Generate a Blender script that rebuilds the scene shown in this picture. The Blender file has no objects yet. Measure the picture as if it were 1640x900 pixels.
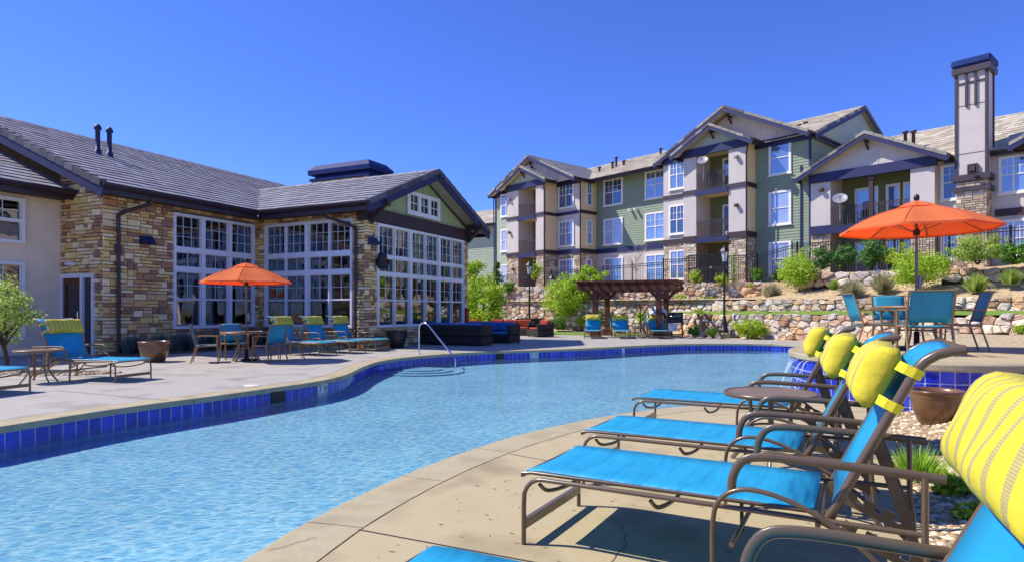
import bpy, bmesh, math, random
from mathutils import Vector, Matrix
R = math.radians
scene = bpy.context.scene
COL = scene.collection

# ---------------------------------------------------------------- camera
F_PX, YH, CX, EYE = 998.0, 499.0, 820.0, 1.25
cam_d = bpy.data.cameras.new('camera')
cam = bpy.data.objects.new('camera', cam_d)
COL.objects.link(cam)
cam.location = (0, 0, EYE)
cam.rotation_euler = (R(90), 0, 0)
cam_d.sensor_width = 36.0
cam_d.lens = F_PX / 1640.0 * 36.0
cam_d.shift_y = (YH - 450.0) / 1640.0
cam_d.clip_end = 3000
cam_d.clip_start = 0.05
scene.camera = cam

# ---------------------------------------------------------------- sky, sun, exposure
SUN = Vector((-0.82, 0.10, 1.0)).normalized()
world = bpy.data.worlds.new('World')
scene.world = world
world.use_nodes = True
wn = world.node_tree
wn.nodes.clear()
w_out = wn.nodes.new('ShaderNodeOutputWorld')
w_bg = wn.nodes.new('ShaderNodeBackground')
w_sky = wn.nodes.new('ShaderNodeTexSky')
w_sky.sky_type = 'NISHITA'
w_sky.sun_disc = False
w_sky.sun_elevation = math.asin(SUN.z)
w_sky.sun_rotation = math.atan2(SUN.x, SUN.y)
w_sky.air_density = 1.0
w_sky.dust_density = 0.0
w_sky.ozone_density = 4.0
w_sky.altitude = 1800
w_bg.inputs['Strength'].default_value = 0.15
w_m2 = wn.nodes.new('ShaderNodeVectorMath'); w_m2.operation = 'MULTIPLY'; w_m2.inputs[1].default_value = (0.298, 0.402, 0.79)
wn.links.new(w_sky.outputs[0], w_m2.inputs[0])
wn.links.new(w_m2.outputs[0], w_bg.inputs[0])
wn.links.new(w_bg.outputs[0], w_out.inputs[0])

sun_d = bpy.data.lights.new('sun', 'SUN')
sun_d.energy = 3.0
sun_d.angle = R(0.5)
sun_d.color = (1.0, 0.93, 0.82)
sun = bpy.data.objects.new('sun', sun_d)
COL.objects.link(sun)
sun.rotation_euler = SUN.to_track_quat('Z', 'Y').to_euler()
sun.location = (-20, 10, 40)

scene.view_settings.view_transform = 'Standard'
scene.view_settings.look = 'None'
scene.view_settings.exposure = 1.0
scene.view_settings.gamma = 1.0
scene.view_settings.use_curve_mapping = False
scene.render.engine = 'CYCLES'
scene.cycles.max_bounces = 8
scene.cycles.transparent_max_bounces = 12
scene.cycles.caustics_reflective = False
scene.cycles.caustics_refractive = False

# ---------------------------------------------------------------- helpers
def G(px, py, z=0.0):
    Y = F_PX * (EYE - z) / (py - YH)
    return ((px - CX) / F_PX * Y, Y)

def GX(px, Y):
    return (px - CX) / F_PX * Y

def hx(s):
    v = [int(s[i:i + 2], 16) / 255 for i in (0, 2, 4)]
    return tuple(c / 12.92 if c <= 0.04045 else ((c + 0.055) / 1.055) ** 2.4 for c in v) + (1.0,)

def lerp(a, b, t):
    return a + (b - a) * t

def smooth(t):
    t = max(0.0, min(1.0, t))
    return t * t * (3 - 2 * t)

MATS = {}
def mat(name, cols, rough=0.6, scale=4.0, vary=0.25, bump=0.0, bscale=40.0, island=False, metal=0.0,
        spec=0.5, trans=0.0, coat=0.0, detail=4.0, stretch=(1, 1, 1)):
    """cols: one colour, or a palette. island=True picks a palette colour for each loose piece."""
    m = bpy.data.materials.new(name)
    m.use_nodes = True
    nt = m.node_tree
    N, L = nt.nodes, nt.links
    b = N['Principled BSDF']
    out = N['Material Output']
    b.inputs['Roughness'].default_value = rough
    b.inputs['Metallic'].default_value = metal
    b.inputs['Specular IOR Level'].default_value = spec
    b.inputs['Coat Weight'].default_value = coat
    if not isinstance(cols, list):
        cols = [cols]
    cols = [hx(c) if isinstance(c, str) else c for c in cols]
    tc = N.new('ShaderNodeTexCoord')
    mp = N.new('ShaderNodeMapping')
    mp.inputs['Scale'].default_value = stretch
    L.new(tc.outputs['Object'], mp.inputs['Vector'])
    nz = N.new('ShaderNodeTexNoise')
    nz.inputs['Scale'].default_value = scale
    nz.inputs['Detail'].default_value = detail
    L.new(mp.outputs[0], nz.inputs['Vector'])
    if len(cols) > 1:
        cr = N.new('ShaderNodeValToRGB')
        cr.color_ramp.interpolation = 'CONSTANT' if island else 'LINEAR'
        el = cr.color_ramp.elements
        n = len(cols)
        for i, c in enumerate(cols):
            pos = i / n if island else 0.3 + 0.4 * i / (n - 1)
            if i < 2:
                e = el[i]
                e.position = pos
            else:
                e = el.new(pos)
            e.color = c
        if island:
            geo = N.new('ShaderNodeNewGeometry')
            L.new(geo.outputs['Random Per Island'], cr.inputs[0])
        else:
            L.new(nz.outputs[0], cr.inputs[0])
        src = cr.outputs[0]
    else:
        rgb = N.new('ShaderNodeRGB')
        rgb.outputs[0].default_value = cols[0]
        src = rgb.outputs[0]
    mr = N.new('ShaderNodeMapRange')
    mr.inputs['From Min'].default_value = 0.25
    mr.inputs['From Max'].default_value = 0.75
    mr.inputs['To Min'].default_value = 1 - vary
    mr.inputs['To Max'].default_value = 1 + vary
    L.new(nz.outputs[0], mr.inputs[0])
    mx = N.new('ShaderNodeMix')
    mx.data_type = 'RGBA'
    mx.blend_type = 'MULTIPLY'
    mx.inputs[0].default_value = 1.0
    L.new(src, mx.inputs[6])
    L.new(mr.outputs[0], mx.inputs[7])
    col = mx.outputs[2]
    L.new(col, b.inputs['Base Color'])
    if bump:
        bn = N.new('ShaderNodeTexNoise')
        bn.inputs['Scale'].default_value = bscale
        bn.inputs['Detail'].default_value = 3
        L.new(mp.outputs[0], bn.inputs['Vector'])
        bp = N.new('ShaderNodeBump')
        bp.inputs['Strength'].default_value = bump
        bp.inputs['Distance'].default_value = 0.02
        L.new(bn.outputs[0], bp.inputs['Height'])
        L.new(bp.outputs[0], b.inputs['Normal'])
    if trans:
        tr = N.new('ShaderNodeBsdfTranslucent')
        L.new(col, tr.inputs[0])
        ms = N.new('ShaderNodeMixShader')
        ms.inputs[0].default_value = trans
        L.new(b.outputs[0], ms.inputs[1])
        L.new(tr.outputs[0], ms.inputs[2])
        L.new(ms.outputs[0], out.inputs[0])
    MATS[name] = m
    return m

def nodes_of(m):
    return m.node_tree.nodes, m.node_tree.links

class MB:
    """collects shapes in a movable local frame; build() links them as one mesh object"""
    def __init__(s):
        s.v, s.f, s.sm = [], [], []
        s.o, s.c, s.s = (0, 0, 0), 1.0, 0.0
    def frame(s, o=(0, 0, 0), deg=0.0):
        s.o = o
        s.c, s.s = math.cos(R(deg)), math.sin(R(deg))
        return s
    def P(s, p):
        return (s.o[0] + p[0] * s.c - p[1] * s.s, s.o[1] + p[0] * s.s + p[1] * s.c, s.o[2] + p[2])
    def add(s, vs, fs, smooth=False):
        k = len(s.v)
        s.v += [s.P(p) for p in vs]
        for f in fs:
            s.f.append(tuple(i + k for i in f))
            s.sm.append(smooth)
    def quad(s, a, b, c, d):
        s.add([a, b, c, d], [(0, 1, 2, 3)])
    def box(s, x0, x1, y0, y1, z0, z1):
        s.add([(x0, y0, z0), (x1, y0, z0), (x1, y1, z0), (x0, y1, z0), (x0, y0, z1), (x1, y0, z1), (x1, y1, z1), (x0, y1, z1)],
              [(0, 3, 2, 1), (4, 5, 6, 7), (0, 1, 5, 4), (1, 2, 6, 5), (2, 3, 7, 6), (3, 0, 4, 7)])
    def bbox(s, x0, x1, y0, y1, z0, z1, b=0.02):
        """box with chamfered vertical and top edges"""
        b = min(b, (x1 - x0) / 2.1, (y1 - y0) / 2.1, (z1 - z0) / 2.1)
        def ring(i, z):
            return [(x0 + i, y0, z), (x1 - i, y0, z), (x1, y0 + i, z), (x1, y1 - i, z), (x1 - i, y1, z), (x0 + i, y1, z), (x0, y1 - i, z), (x0, y0 + i, z)]
        def inner(i, z):
            return [(x0 + i + b * .4, y0 + b, z), (x1 - i - b * .4, y0 + b, z), (x1 - b, y0 + i + b * .4, z), (x1 - b, y1 - i - b * .4, z), (x1 - i - b * .4, y1 - b, z), (x0 + i + b * .4, y1 - b, z), (x0 + b, y1 - i - b * .4, z), (x0 + b, y0 + i + b * .4, z)]
        rs = [inner(b, z0), ring(b, z0 + b), ring(b, z1 - b), inner(b, z1)]
        vs = [p for r in rs for p in r]
        fs = [tuple(range(7, -1, -1)), tuple(range(24, 32))]
        for r in range(3):
            for i in range(8):
                j = (i + 1) % 8
                fs.append((r * 8 + i, r * 8 + j, r * 8 + 8 + j, r * 8 + 8 + i))
        s.add(vs, fs)
    def prism(s, poly, z0, z1):
        n = len(poly)
        s.add([(p[0], p[1], z0) for p in poly] + [(p[0], p[1], z1) for p in poly],
              [tuple(range(n - 1, -1, -1)), tuple(range(n, 2 * n))] + [(i, (i + 1) % n, n + (i + 1) % n, n + i) for i in range(n)])
    def xz_prism(s, poly, y0, y1):
        n = len(poly)
        s.add([(p[0], y0, p[1]) for p in poly] + [(p[0], y1, p[1]) for p in poly],
              [tuple(range(n)), tuple(range(2 * n - 1, n - 1, -1))] + [(i, n + i, n + (i + 1) % n, (i + 1) % n) for i in range(n)])
    def beam(s, p, q, w, h, off=0.0):
        """bar from p to q, w wide sideways, h deep upward from the line"""
        p, q = Vector(p), Vector(q)
        d = (q - p).normalized()
        side = d.cross(Vector((0, 0, 1)))
        side = side.normalized() if side.length > 1e-4 else Vector((1, 0, 0))
        up = side.cross(d).normalized()
        vs = []
        for c in (p, q):
            for a, b in ((-.5, 0), (.5, 0), (.5, 1), (-.5, 1)):
                vs.append(tuple(c + side * (w * a) + up * (h * b + off)))
        s.add(vs, [(3, 2, 1, 0), (4, 5, 6, 7), (0, 1, 5, 4), (1, 2, 6, 5), (2, 3, 7, 6), (3, 0, 4, 7)])
    def tube(s, pts, r, n=8, ry=None, closed=False, cap=True):
        """swept tube; ry = half height when oval; r may be a list"""
        pts = [Vector(p) for p in pts]
        m = len(pts)
        ref = None
        vs, fs = [], []
        for i, p in enumerate(pts):
            if closed:
                d = pts[(i + 1) % m] - pts[i - 1]
            else:
                d = pts[min(i + 1, m - 1)] - pts[max(i - 1, 0)]
            d.normalize()
            if ref is None:
                ref = Vector((0, 0, 1)) if abs(d.z) < .9 else Vector((0, 1, 0))
                ref = (ref - d * ref.dot(d)).normalized()
            else:
                ref = ref - d * ref.dot(d)
                ref = ref.normalized() if ref.length > 1e-5 else Vector((0, 1, 0))
            bi = d.cross(ref)
            rr = r[i] if isinstance(r, (list, tuple)) else r
            rh = rr if ry is None else ry
            for k in range(n):
                a = 2 * math.pi * k / n
                vs.append(tuple(p + bi * (rr * math.cos(a)) + ref * (rh * math.sin(a))))
        last = m if closed else m - 1
        for i in range(last):
            j = (i + 1) % m
            for k in range(n):
                l = (k + 1) % n
                fs.append((i * n + k, i * n + l, j * n + l, j * n + k))
        s.add(vs, fs, True)
        if cap and not closed:
            s.add(vs[:n], [tuple(range(n - 1, -1, -1))])
            s.add(vs[-n:], [tuple(range(n))])
    def lathe(s, prof, n=24, c=(0, 0, 0), smooth=True, a0=0.0, a1=2 * math.pi, sx=1.0, sy=1.0):
        vs, fs = [], []
        full = abs(a1 - a0 - 2 * math.pi) < 1e-5
        m = n if full else n + 1
        for r, z in prof:
            for k in range(m):
                a = a0 + (a1 - a0) * k / n
                vs.append((c[0] + r * sx * math.cos(a), c[1] + r * sy * math.sin(a), c[2] + z))
        for i in range(len(prof) - 1):
            for k in range(n):
                l = (k + 1) % m
                fs.append((i * m + k, i * m + l, (i + 1) * m + l, (i + 1) * m + k))
        s.add(vs, fs, smooth)
    def blob(s, c, r, rnd, seg=(7, 5), pw=0.75, jit=0.12, smooth=True, rot=None):
        """one rounded stone"""
        nu, nv = seg
        vs = [None] * 0
        a0 = rnd.uniform(0, 6.28)
        ca, sa = (math.cos(rot), math.sin(rot)) if rot is not None else (1, 0)
        def sg(v, e):
            return math.copysign(abs(v) ** e, v)
        ring = []
        for j in range(nv + 1):
            ph = -math.pi / 2 + math.pi * j / nv
            for i in range(nu):
                th = a0 + 2 * math.pi * i / nu
                k = 1 + rnd.uniform(-jit, jit)
                x = r[0] * sg(math.cos(ph), pw) * sg(math.cos(th), pw) * k
                y = r[1] * sg(math.cos(ph), pw) * sg(math.sin(th), pw) * k
                z = r[2] * sg(math.sin(ph), pw) * (1 + rnd.uniform(-jit, jit) * .5)
                ring.append((c[0] + x * ca - y * sa, c[1] + x * sa + y * ca, c[2] + z))
        fs = []
        for j in range(nv):
            for i in range(nu):
                l = (i + 1) % nu
                fs.append((j * nu + i, j * nu + l, (j + 1) * nu + l, (j + 1) * nu + i))
        s.add(ring, fs, smooth)
    # ---- walls facing local -y
    def panel(s, u0, u1, z0, z1, y0, y1, holes=()):
        """solid wall slab with rectangular holes"""
        xs = sorted({u0, u1, *[h[0] for h in holes], *[h[1] for h in holes]})
        zs = sorted({z0, z1, *[h[2] for h in holes], *[h[3] for h in holes]})
        xs = [x for x in xs if u0 <= x <= u1]
        zs = [z for z in zs if z0 <= z <= z1]
        for i in range(len(xs) - 1):
            run = None
            for j in range(len(zs) - 1):
                xm, zm = (xs[i] + xs[i + 1]) / 2, (zs[j] + zs[j + 1]) / 2
                if any(h[0] < xm < h[1] and h[2] < zm < h[3] for h in holes):
                    continue
                s.box(xs[i], xs[i + 1], y0, y1, zs[j], zs[j + 1])
    def ashlar(s, u0, u1, z0, z1, rnd, mod=0.1, depth=0.05, holes=(), gap=0.008, sizes=None, keep=None, rough=0.012):
        """courses of separate stones in front of the plane y=0"""
        sizes = sizes or [(3, 1), (4, 1), (2, 1), (5, 1), (3, 1), (4, 1), (2, 2), (3, 2), (4, 2), (2, 1), (3, 1)]
        nx, nz = max(1, round((u1 - u0) / mod)), max(1, round((z1 - z0) / mod))
        mx, mz = (u1 - u0) / nx, (z1 - z0) / nz
        used = [[False] * nx for _ in range(nz)]
        for j in range(nz):
            for i in range(nx):
                if used[j][i]:
                    continue
                xa, za = u0 + (i + .5) * mx, z0 + (j + .5) * mz
                if any(h[0] < xa < h[1] and h[2] < za < h[3] for h in holes) or (keep and not keep(xa, za)):
                    used[j][i] = True
                    continue
                w, h = rnd.choice(sizes)
                def free(a, b):
                    if b >= nz or a >= nx or used[b][a]:
                        return False
                    x_, z_ = u0 + (a + .5) * mx, z0 + (b + .5) * mz
                    if any(q[0] < x_ < q[1] and q[2] < z_ < q[3] for q in holes):
                        return False
                    return not (keep and not keep(x_, z_))
                ww = 1
                while ww < w and free(i + ww, j):
                    ww += 1
                hh = 1
                while hh < h and all(free(i + a, j + hh) for a in range(ww)):
                    hh += 1
                for b in range(hh):
                    for a in range(ww):
                        used[j + b][i + a] = True
                xa, xb, za, zb = u0 + i * mx + gap, u0 + (i + ww) * mx - gap, z0 + j * mz + gap, z0 + (j + hh) * mz - gap
                d = depth + rnd.uniform(-rough, rough)
                q = [rnd.uniform(-.006, .006) for _ in range(4)]
                b = 0.008
                s.add([(xa, 0, za), (xb, 0, za), (xb, 0, zb), (xa, 0, zb),
                       (xa + b, -d + q[0], za + b), (xb - b, -d + q[1], za + b), (xb - b, -d + q[2], zb - b), (xa + b, -d + q[3], zb - b)],
                      [(4, 5, 6, 7), (0, 1, 5, 4), (1, 2, 6, 5), (2, 3, 7, 6), (3, 0, 4, 7)])
    def siding(s, u0, u1, z0, z1, y, exp=0.17, holes=(), keep=None):
        n = max(1, round((z1 - z0) / exp))
        e = (z1 - z0) / n
        for i in range(n):
            a, b = z0 + i * e, z0 + (i + 1) * e
            cuts = sorted((h[0], h[1]) for h in holes if h[2] < (a + b) / 2 < h[3])
            x = u0
            for c0, c1 in cuts + [(u1, u1)]:
                if c0 > x + .01:
                    s.add([(x, y - .03, a), (c0, y - .03, a), (c0, y - .008, b), (x, y - .008, b), (x, y, a), (c0, y, a), (x, y, b), (c0, y, b)],
                          [(0, 1, 2, 3), (4, 5, 1, 0), (0, 3, 6, 4), (1, 5, 7, 2)])
                x = max(x, c1)
    def slope(s, e0, e1, r0, exp=0.36, tw=0.34, th=0.035, rnd=None, keep=None):
        """tiled roof slope: eave e0->e1, ridge above e0 is r0"""
        rnd = rnd or random
        e0, e1, r0 = Vector(e0), Vector(e1), Vector(r0)
        U, V = e1 - e0, r0 - e0
        lu, lv = U.length, V.length
        U.normalize(); V.normalize()
        nrm = U.cross(V).normalized()
        if nrm.z < 0:
            nrm = -nrm
        rows = max(1, round(lv / exp))
        ex = lv / rows
        for j in range(rows):
            x = -(j % 2) * tw * .5
            va, vb = j * ex - .02, (j + 1) * ex + .02
            if j == rows - 1:
                vb = lv
            while x < lu - .01:
                a, b = max(0, x), min(lu, x + tw)
                x += tw
                if b - a < .02:
                    continue
                if keep:
                    cpt = e0 + U * ((a + b) / 2) + V * ((va + vb) / 2)
                    if not keep(cpt.x, cpt.y):
                        continue
                h = th + rnd.uniform(-.004, .006)
                g = .004
                p = lambda u, v, n_: tuple(e0 + U * u + V * v + nrm * n_)
                s.add([p(a + g, va, h), p(b - g, va, h), p(b - g, vb, .008), p(a + g, vb, .008), p(a + g, va, -.01), p(b - g, va, -.01)],
                      [(0, 1, 2, 3), (4, 5, 1, 0)])
    def build(s, name, m=None, parent=None, smooth=None, loc=None, rz=None):
        me = bpy.data.meshes.new(name)
        me.from_pydata(s.v, [], s.f)
        if smooth is None:
            me.polygons.foreach_set('use_smooth', s.sm)
        else:
            me.polygons.foreach_set('use_smooth', [smooth] * len(s.f))
        me.validate()
        me.update()
        if m is not None:
            me.materials.append(m)
        o = bpy.data.objects.new(name, me)
        COL.objects.link(o)
        if parent is not None:
            o.parent = parent
        if loc is not None:
            o.location = loc
        if rz is not None:
            o.rotation_euler.z = rz
        return o

def tag(o, label=None, cat=None, group=None, kind=None):
    if label: o['label'] = label
    if cat: o['category'] = cat
    if group: o['group'] = group
    if kind: o['kind'] = kind
    return o

def thing(name, label, cat, loc=(0, 0, 0), rz=0.0, group=None):
    o = bpy.data.objects.new(name, None)
    o.empty_display_size = 0.2
    COL.objects.link(o)
    o.location = loc
    o.rotation_euler = (0, 0, rz)
    return tag(o, label, cat, group)

def dup(root, loc, rz, label, group=None):
    """copy of a thing with copies of its parts and sub-parts"""
    r = root.copy()
    COL.objects.link(r)
    r.location = loc
    r.rotation_euler = (0, 0, rz)
    r['label'] = label
    if group: r['group'] = group
    for ch in list(root.children):
        c = ch.copy(); COL.objects.link(c); c.parent = r
        for g in list(ch.children):
            d = g.copy(); COL.objects.link(d); d.parent = c
    return r

def arc(c, r, a0, a1, n, plane='xz'):
    out = []
    for i in range(n + 1):
        a = R(lerp(a0, a1, i / n))
        u, w = r * math.cos(a), r * math.sin(a)
        out.append((c[0] + u, c[1], c[2] + w) if plane == 'xz' else (c[0] + u, c[1] + w, c[2]))
    return out

def catmull(pts, n=6, closed=False):
    P = [Vector(p) for p in pts]
    m = len(P)
    out = []
    rng = range(m) if closed else range(m - 1)
    for i in rng:
        p0 = P[i - 1] if (closed or i > 0) else P[0]
        p1, p2 = P[i], P[(i + 1) % m]
        p3 = P[(i + 2) % m] if (closed or i + 2 < m) else P[-1]
        for k in range(n):
            t = k / n
            out.append(.5 * ((2 * p1) + (p2 - p0) * t + (2 * p0 - 5 * p1 + 4 * p2 - p3) * t * t + (3 * p1 - p0 - 3 * p2 + p3) * t ** 3))
    if not closed:
        out.append(P[-1])
    return [tuple(p) for p in out]

def inside(poly, x, y):
    c = False
    j = len(poly) - 1
    for i in range(len(poly)):
        a, b = poly[i], poly[j]
        if (a[1] > y) != (b[1] > y) and x < (b[0] - a[0]) * (y - a[1]) / (b[1] - a[1]) + a[0]:
            c = not c
        j = i
    return c

def flat_poly(name, outer, z, m, holes=(), thick=0.0, kind='structure'):
    """flat sheet with holes"""
    bm = bmesh.new()
    edges = []
    for loop in [outer, *holes]:
        vs = [bm.verts.new((p[0], p[1], z)) for p in loop]
        for i in range(len(vs)):
            edges.append(bm.edges.new((vs[i], vs[(i + 1) % len(vs)])))
    bmesh.ops.triangle_fill(bm, edges=edges, use_beauty=True)
    for f in bm.faces:
        if f.normal.z < 0:
            f.normal_flip()
    if thick:
        ed = [e for e in bm.edges if e.is_boundary]
        r = bmesh.ops.extrude_edge_only(bm, edges=ed)
        for v in r['geom']:
            if isinstance(v, bmesh.types.BMVert):
                v.co.z -= thick
    me = bpy.data.meshes.new(name)
    bm.to_mesh(me)
    bm.free()
    me.materials.append(m)
    o = bpy.data.objects.new(name, me)
    COL.objects.link(o)
    if kind: o['kind'] = kind
    return o

def text_mesh(body, size, depth=0.002):
    cu = bpy.data.curves.new('lettering', 'FONT')
    cu.body = body
    cu.size = size
    cu.extrude = depth
    cu.align_x = 'CENTER'
    cu.align_y = 'CENTER'
    o = bpy.data.objects.new('lettering', cu)
    COL.objects.link(o)
    dg = bpy.context.evaluated_depsgraph_get()
    me = bpy.data.meshes.new_from_object(o.evaluated_get(dg))
    bpy.data.objects.remove(o)
    return me

# ---------------------------------------------------------------- materials
M_deck = mat('deck_concrete', ['9e8f6c', 'b4a580', 'a89a76'], rough=.8, scale=1.7, vary=.11, bump=.2, bscale=90, detail=10)
M_deck_grey = mat('deck_concrete_grey', ['938e84', 'a8a399', '9c978c'], rough=.8, scale=1.5, vary=.10, bump=.2, bscale=90, detail=10)
M_coping = mat('coping_concrete', ['a59878', 'b0a482', '988a68'], rough=.7, scale=2.2, vary=.12, bump=.15, bscale=45, detail=8)
M_joint = mat('joint_dark', '4a4238', rough=.9)
M_crack = mat('crack_dark', '40382e', rough=.9)
M_gravel = mat('gravel', ['8f7f62', 'b5a27f', 'c9b892'], rough=.9, scale=14, vary=.3, bump=.9, bscale=25)
M_pebble = mat('pebbles', ['c9b48c', 'a98e66', 'd8c8a8', '8d7456', 'b89a70', 'e0d2b6', '9c8670'], rough=.7, island=True, vary=.12)
M_soil = mat('soil', ['5d4a36', '6f5a42'], rough=.95, scale=8, bump=.6)
M_grass = mat('lawn_grass', ['5f7d22', '7d9a35'], rough=.9, scale=18, vary=.3, bump=.8, bscale=60)
M_blade = mat('grass_blades', ['90bc30', 'a4d03c', '78a42a', 'b8d852'], rough=.6, island=True, vary=.15, trans=.3)
M_tile = mat('pool_tile', ['1c2cac', '2236c0', '1828a0', '2a40cc', '1c2aa8'], rough=.12, island=True, scale=14, vary=.45, spec=.6)
M_grout = mat('grout', 'd4d8e4', rough=.8)
M_white_tile = mat('marker_tile', 'e4e2da', rough=.3)
M_black = mat('black_ink', '15161a', rough=.5)
M_plaster = mat('pool_plaster', ['98bccc', 'a4c8d6'], rough=.8, scale=.8, vary=.05)
M_chrome = mat('polished_steel', 'd4d6da', rough=.16, metal=1.0)
M_stucco = mat('stucco_pink', 'f2dcba', rough=.9, scale=2, vary=.07, bump=.35, bscale=60)
M_stucco2 = mat('stucco_cream', 'c9c0b8', rough=.9, scale=1.2, vary=.06, bump=.35, bscale=40)
M_stucco3 = mat('stucco_shaded_warm', 'ead09e', rough=.9, scale=1.2, vary=.06, bump=.35, bscale=40)  # warm tone of shaded stucco put into the colour; soffits and balconies share it
M_stone = mat('ashlar_stone', ['f4da9e', 'e2b670', 'b8855c', 'f8e4b6', 'd0a468', 'a07864', 'eac478', 'f4dca8', 'dcb080', 'b0805c', 'ecca7c', 'eace9c'],
              rough=.85, island=True, scale=9, vary=.16, bump=.5, bscale=30)
M_stone2 = mat('ledge_stone', ['c4b49c', 'ae9a80', 'd6c8ae', '9c8872', 'ccb892', 'b8a894', 'dccfb8', 'a8947e'],
               rough=.85, island=True, scale=9, vary=.16, bump=.5, bscale=30)
M_mortar = mat('mortar', 'a08c70', rough=.95)
M_rock = mat('boulder', ['ccbca8', 'b4a694', 'd8c8b0', 'b89a80', 'd4c8bc', '9c9084', 'cca880', 'c0b4a8', 'e0d0b4', 'a88668', 'cabeb0', 'bca084'],
             rough=.85, island=True, scale=5, vary=.28, bump=.7, bscale=14)
M_rockgap = mat('rock_gap', '3d352e', rough=1.0)
M_roofA = mat('roof_tile_grey', ['848288', '8c8a90', '7c7a80', '929096', '86848a'], rough=.75, island=True, scale=6, vary=.15, bump=.2)
M_roofB = mat('roof_tile_tan', ['b4aa94', 'beb49e', 'a89e8a', 'c6bca6', 'a29986', 'b8ae9a'], rough=.8, island=True, scale=6, vary=.15, bump=.2)
M_rake = mat('rake_tile', ['5a565e', '66616a', '4c4850'], rough=.75, island=True, vary=.15)
M_rakeB = mat('rake_tile_light', ['8d887e', '9b968a', '55525a'], rough=.75, island=True, vary=.15)
M_brown = mat('dark_brown_trim', '3b2a2c', rough=.6, scale=3, vary=.1)
M_navy = mat('dark_trim', '1f2450', rough=.55, scale=3, vary=.1)
M_gutter = mat('gutter_brown', '35262a', rough=.4, scale=3, vary=.08)
M_soffit = mat('soffit', 'b8a88a', rough=.8)
M_green = mat('siding_sage', '8a9880', rough=.75, scale=2, vary=.06)
M_green2 = mat('siding_pale', 'a6b29c', rough=.75, scale=2, vary=.06)
M_olive = mat('gable_green', 'a8b078', rough=.75, scale=2, vary=.06)
M_white = mat('white_trim', 'eeeae0', rough=.5, scale=3, vary=.05)
M_lilac = mat('white_trim_cool', 'e8e4e6', rough=.5, scale=3, vary=.05)
M_iron = mat('black_iron', '17171c', rough=.45, vary=.1)
M_bronze = mat('bronze_frame', '625038', rough=.3, scale=9, vary=.1, spec=.7, coat=.25)
M_bronze_l = mat('tan_frame', '8a6e4a', rough=.38, scale=9, vary=.12)
M_tabletop = mat('slat_tabletop', '7d6a5c', rough=.5, scale=5, vary=.12)
M_orange = mat('orange_canvas', 'fa945a', rough=.85, scale=3, vary=.06, trans=.5, spec=.2)
for _n in M_orange.node_tree.nodes:
    if _n.type == 'BSDF_TRANSLUCENT':
        for _l in list(_n.inputs[0].links):
            M_orange.node_tree.links.remove(_l)
        _n.inputs[0].default_value = hx('ff4206')
M_bluecush = mat('blue_cushion', '4a6fa8', rough=.9, scale=6, vary=.1, bump=.2, bscale=90)
M_redcush = mat('red_cushion', '9c3a24', rough=.9, scale=6, vary=.1)
M_wicker = mat('dark_wicker', ['1d1613', '2c211b'], rough=.6, scale=60, vary=.3, bump=.6, bscale=120)
M_pot = mat('glazed_pot', ['5a3a20', '7a5530', '3c2616'], rough=.3, scale=3, vary=.25, coat=.4)
M_darkpot = mat('dark_pot', '2a2320', rough=.4)
M_timber = mat('stained_timber', ['50291c', '5e3324'], rough=.65, scale=3, vary=.15, stretch=(1, 1, 1))
M_bark = mat('bark', ['5b4a3c', '43362c'], rough=.95, scale=10, bump=.6)
M_twig = mat('pale_twig', 'b5a294', rough=.9)
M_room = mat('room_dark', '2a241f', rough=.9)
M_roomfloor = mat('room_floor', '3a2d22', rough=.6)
M_curtain = mat('curtain_teal', ['7f9c98', '9bb3ae'], rough=.9, scale=3, vary=.1, trans=.2)
M_bulb = mat('warm_bulb', 'ffd9a0')
nb = M_bulb.node_tree.nodes['Principled BSDF']
nb.inputs['Emission Color'].default_value = hx('ffc46a')
nb.inputs['Emission Strength'].default_value = 6
M_dish = mat('dish_grey', '94949c', rough=.4)
M_grey = mat('grey_metal', '8a8a90', rough=.45, metal=.3)
M_red = mat('red_enamel', 'b3201c', rough=.4)
M_lampglass = mat('lamp_glass', 'cfd0c8', rough=.3, spec=.6)
LEAF = {
    'bright': mat('leaf_bright', ['bcd834', 'cce444', '94b626', 'dcea68', '80a42c', 'aecc34'], rough=.55, island=True, vary=.2, trans=.5),
    'mid': mat('leaf_mid', ['6a9a2c', '7cac38', '578624', '90ba48'], rough=.55, island=True, vary=.2, trans=.5),
    'dark': mat('leaf_dark', ['557f34', '62903c', '466c2c', '749f48'], rough=.5, island=True, vary=.2, trans=.3),
    'grey': mat('leaf_grey', ['a8a478', 'beb48c', '949668', 'cabfa0'], rough=.8, island=True, vary=.2, trans=.3),
    'lavender': mat('leaf_lavender', ['708268', '849288', '6c6c88', '587250'], rough=.8, island=True, vary=.2, trans=.2),
    'conifer': mat('leaf_conifer', ['4a702e', '5c843a', '74984c'], rough=.6, island=True, vary=.2, trans=.2),
    'pale': mat('leaf_pale', ['b8cc58', 'c6d670', '94ae48', 'd4e08c', '84a048'], rough=.6, island=True, vary=.2, trans=.5),
}

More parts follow.
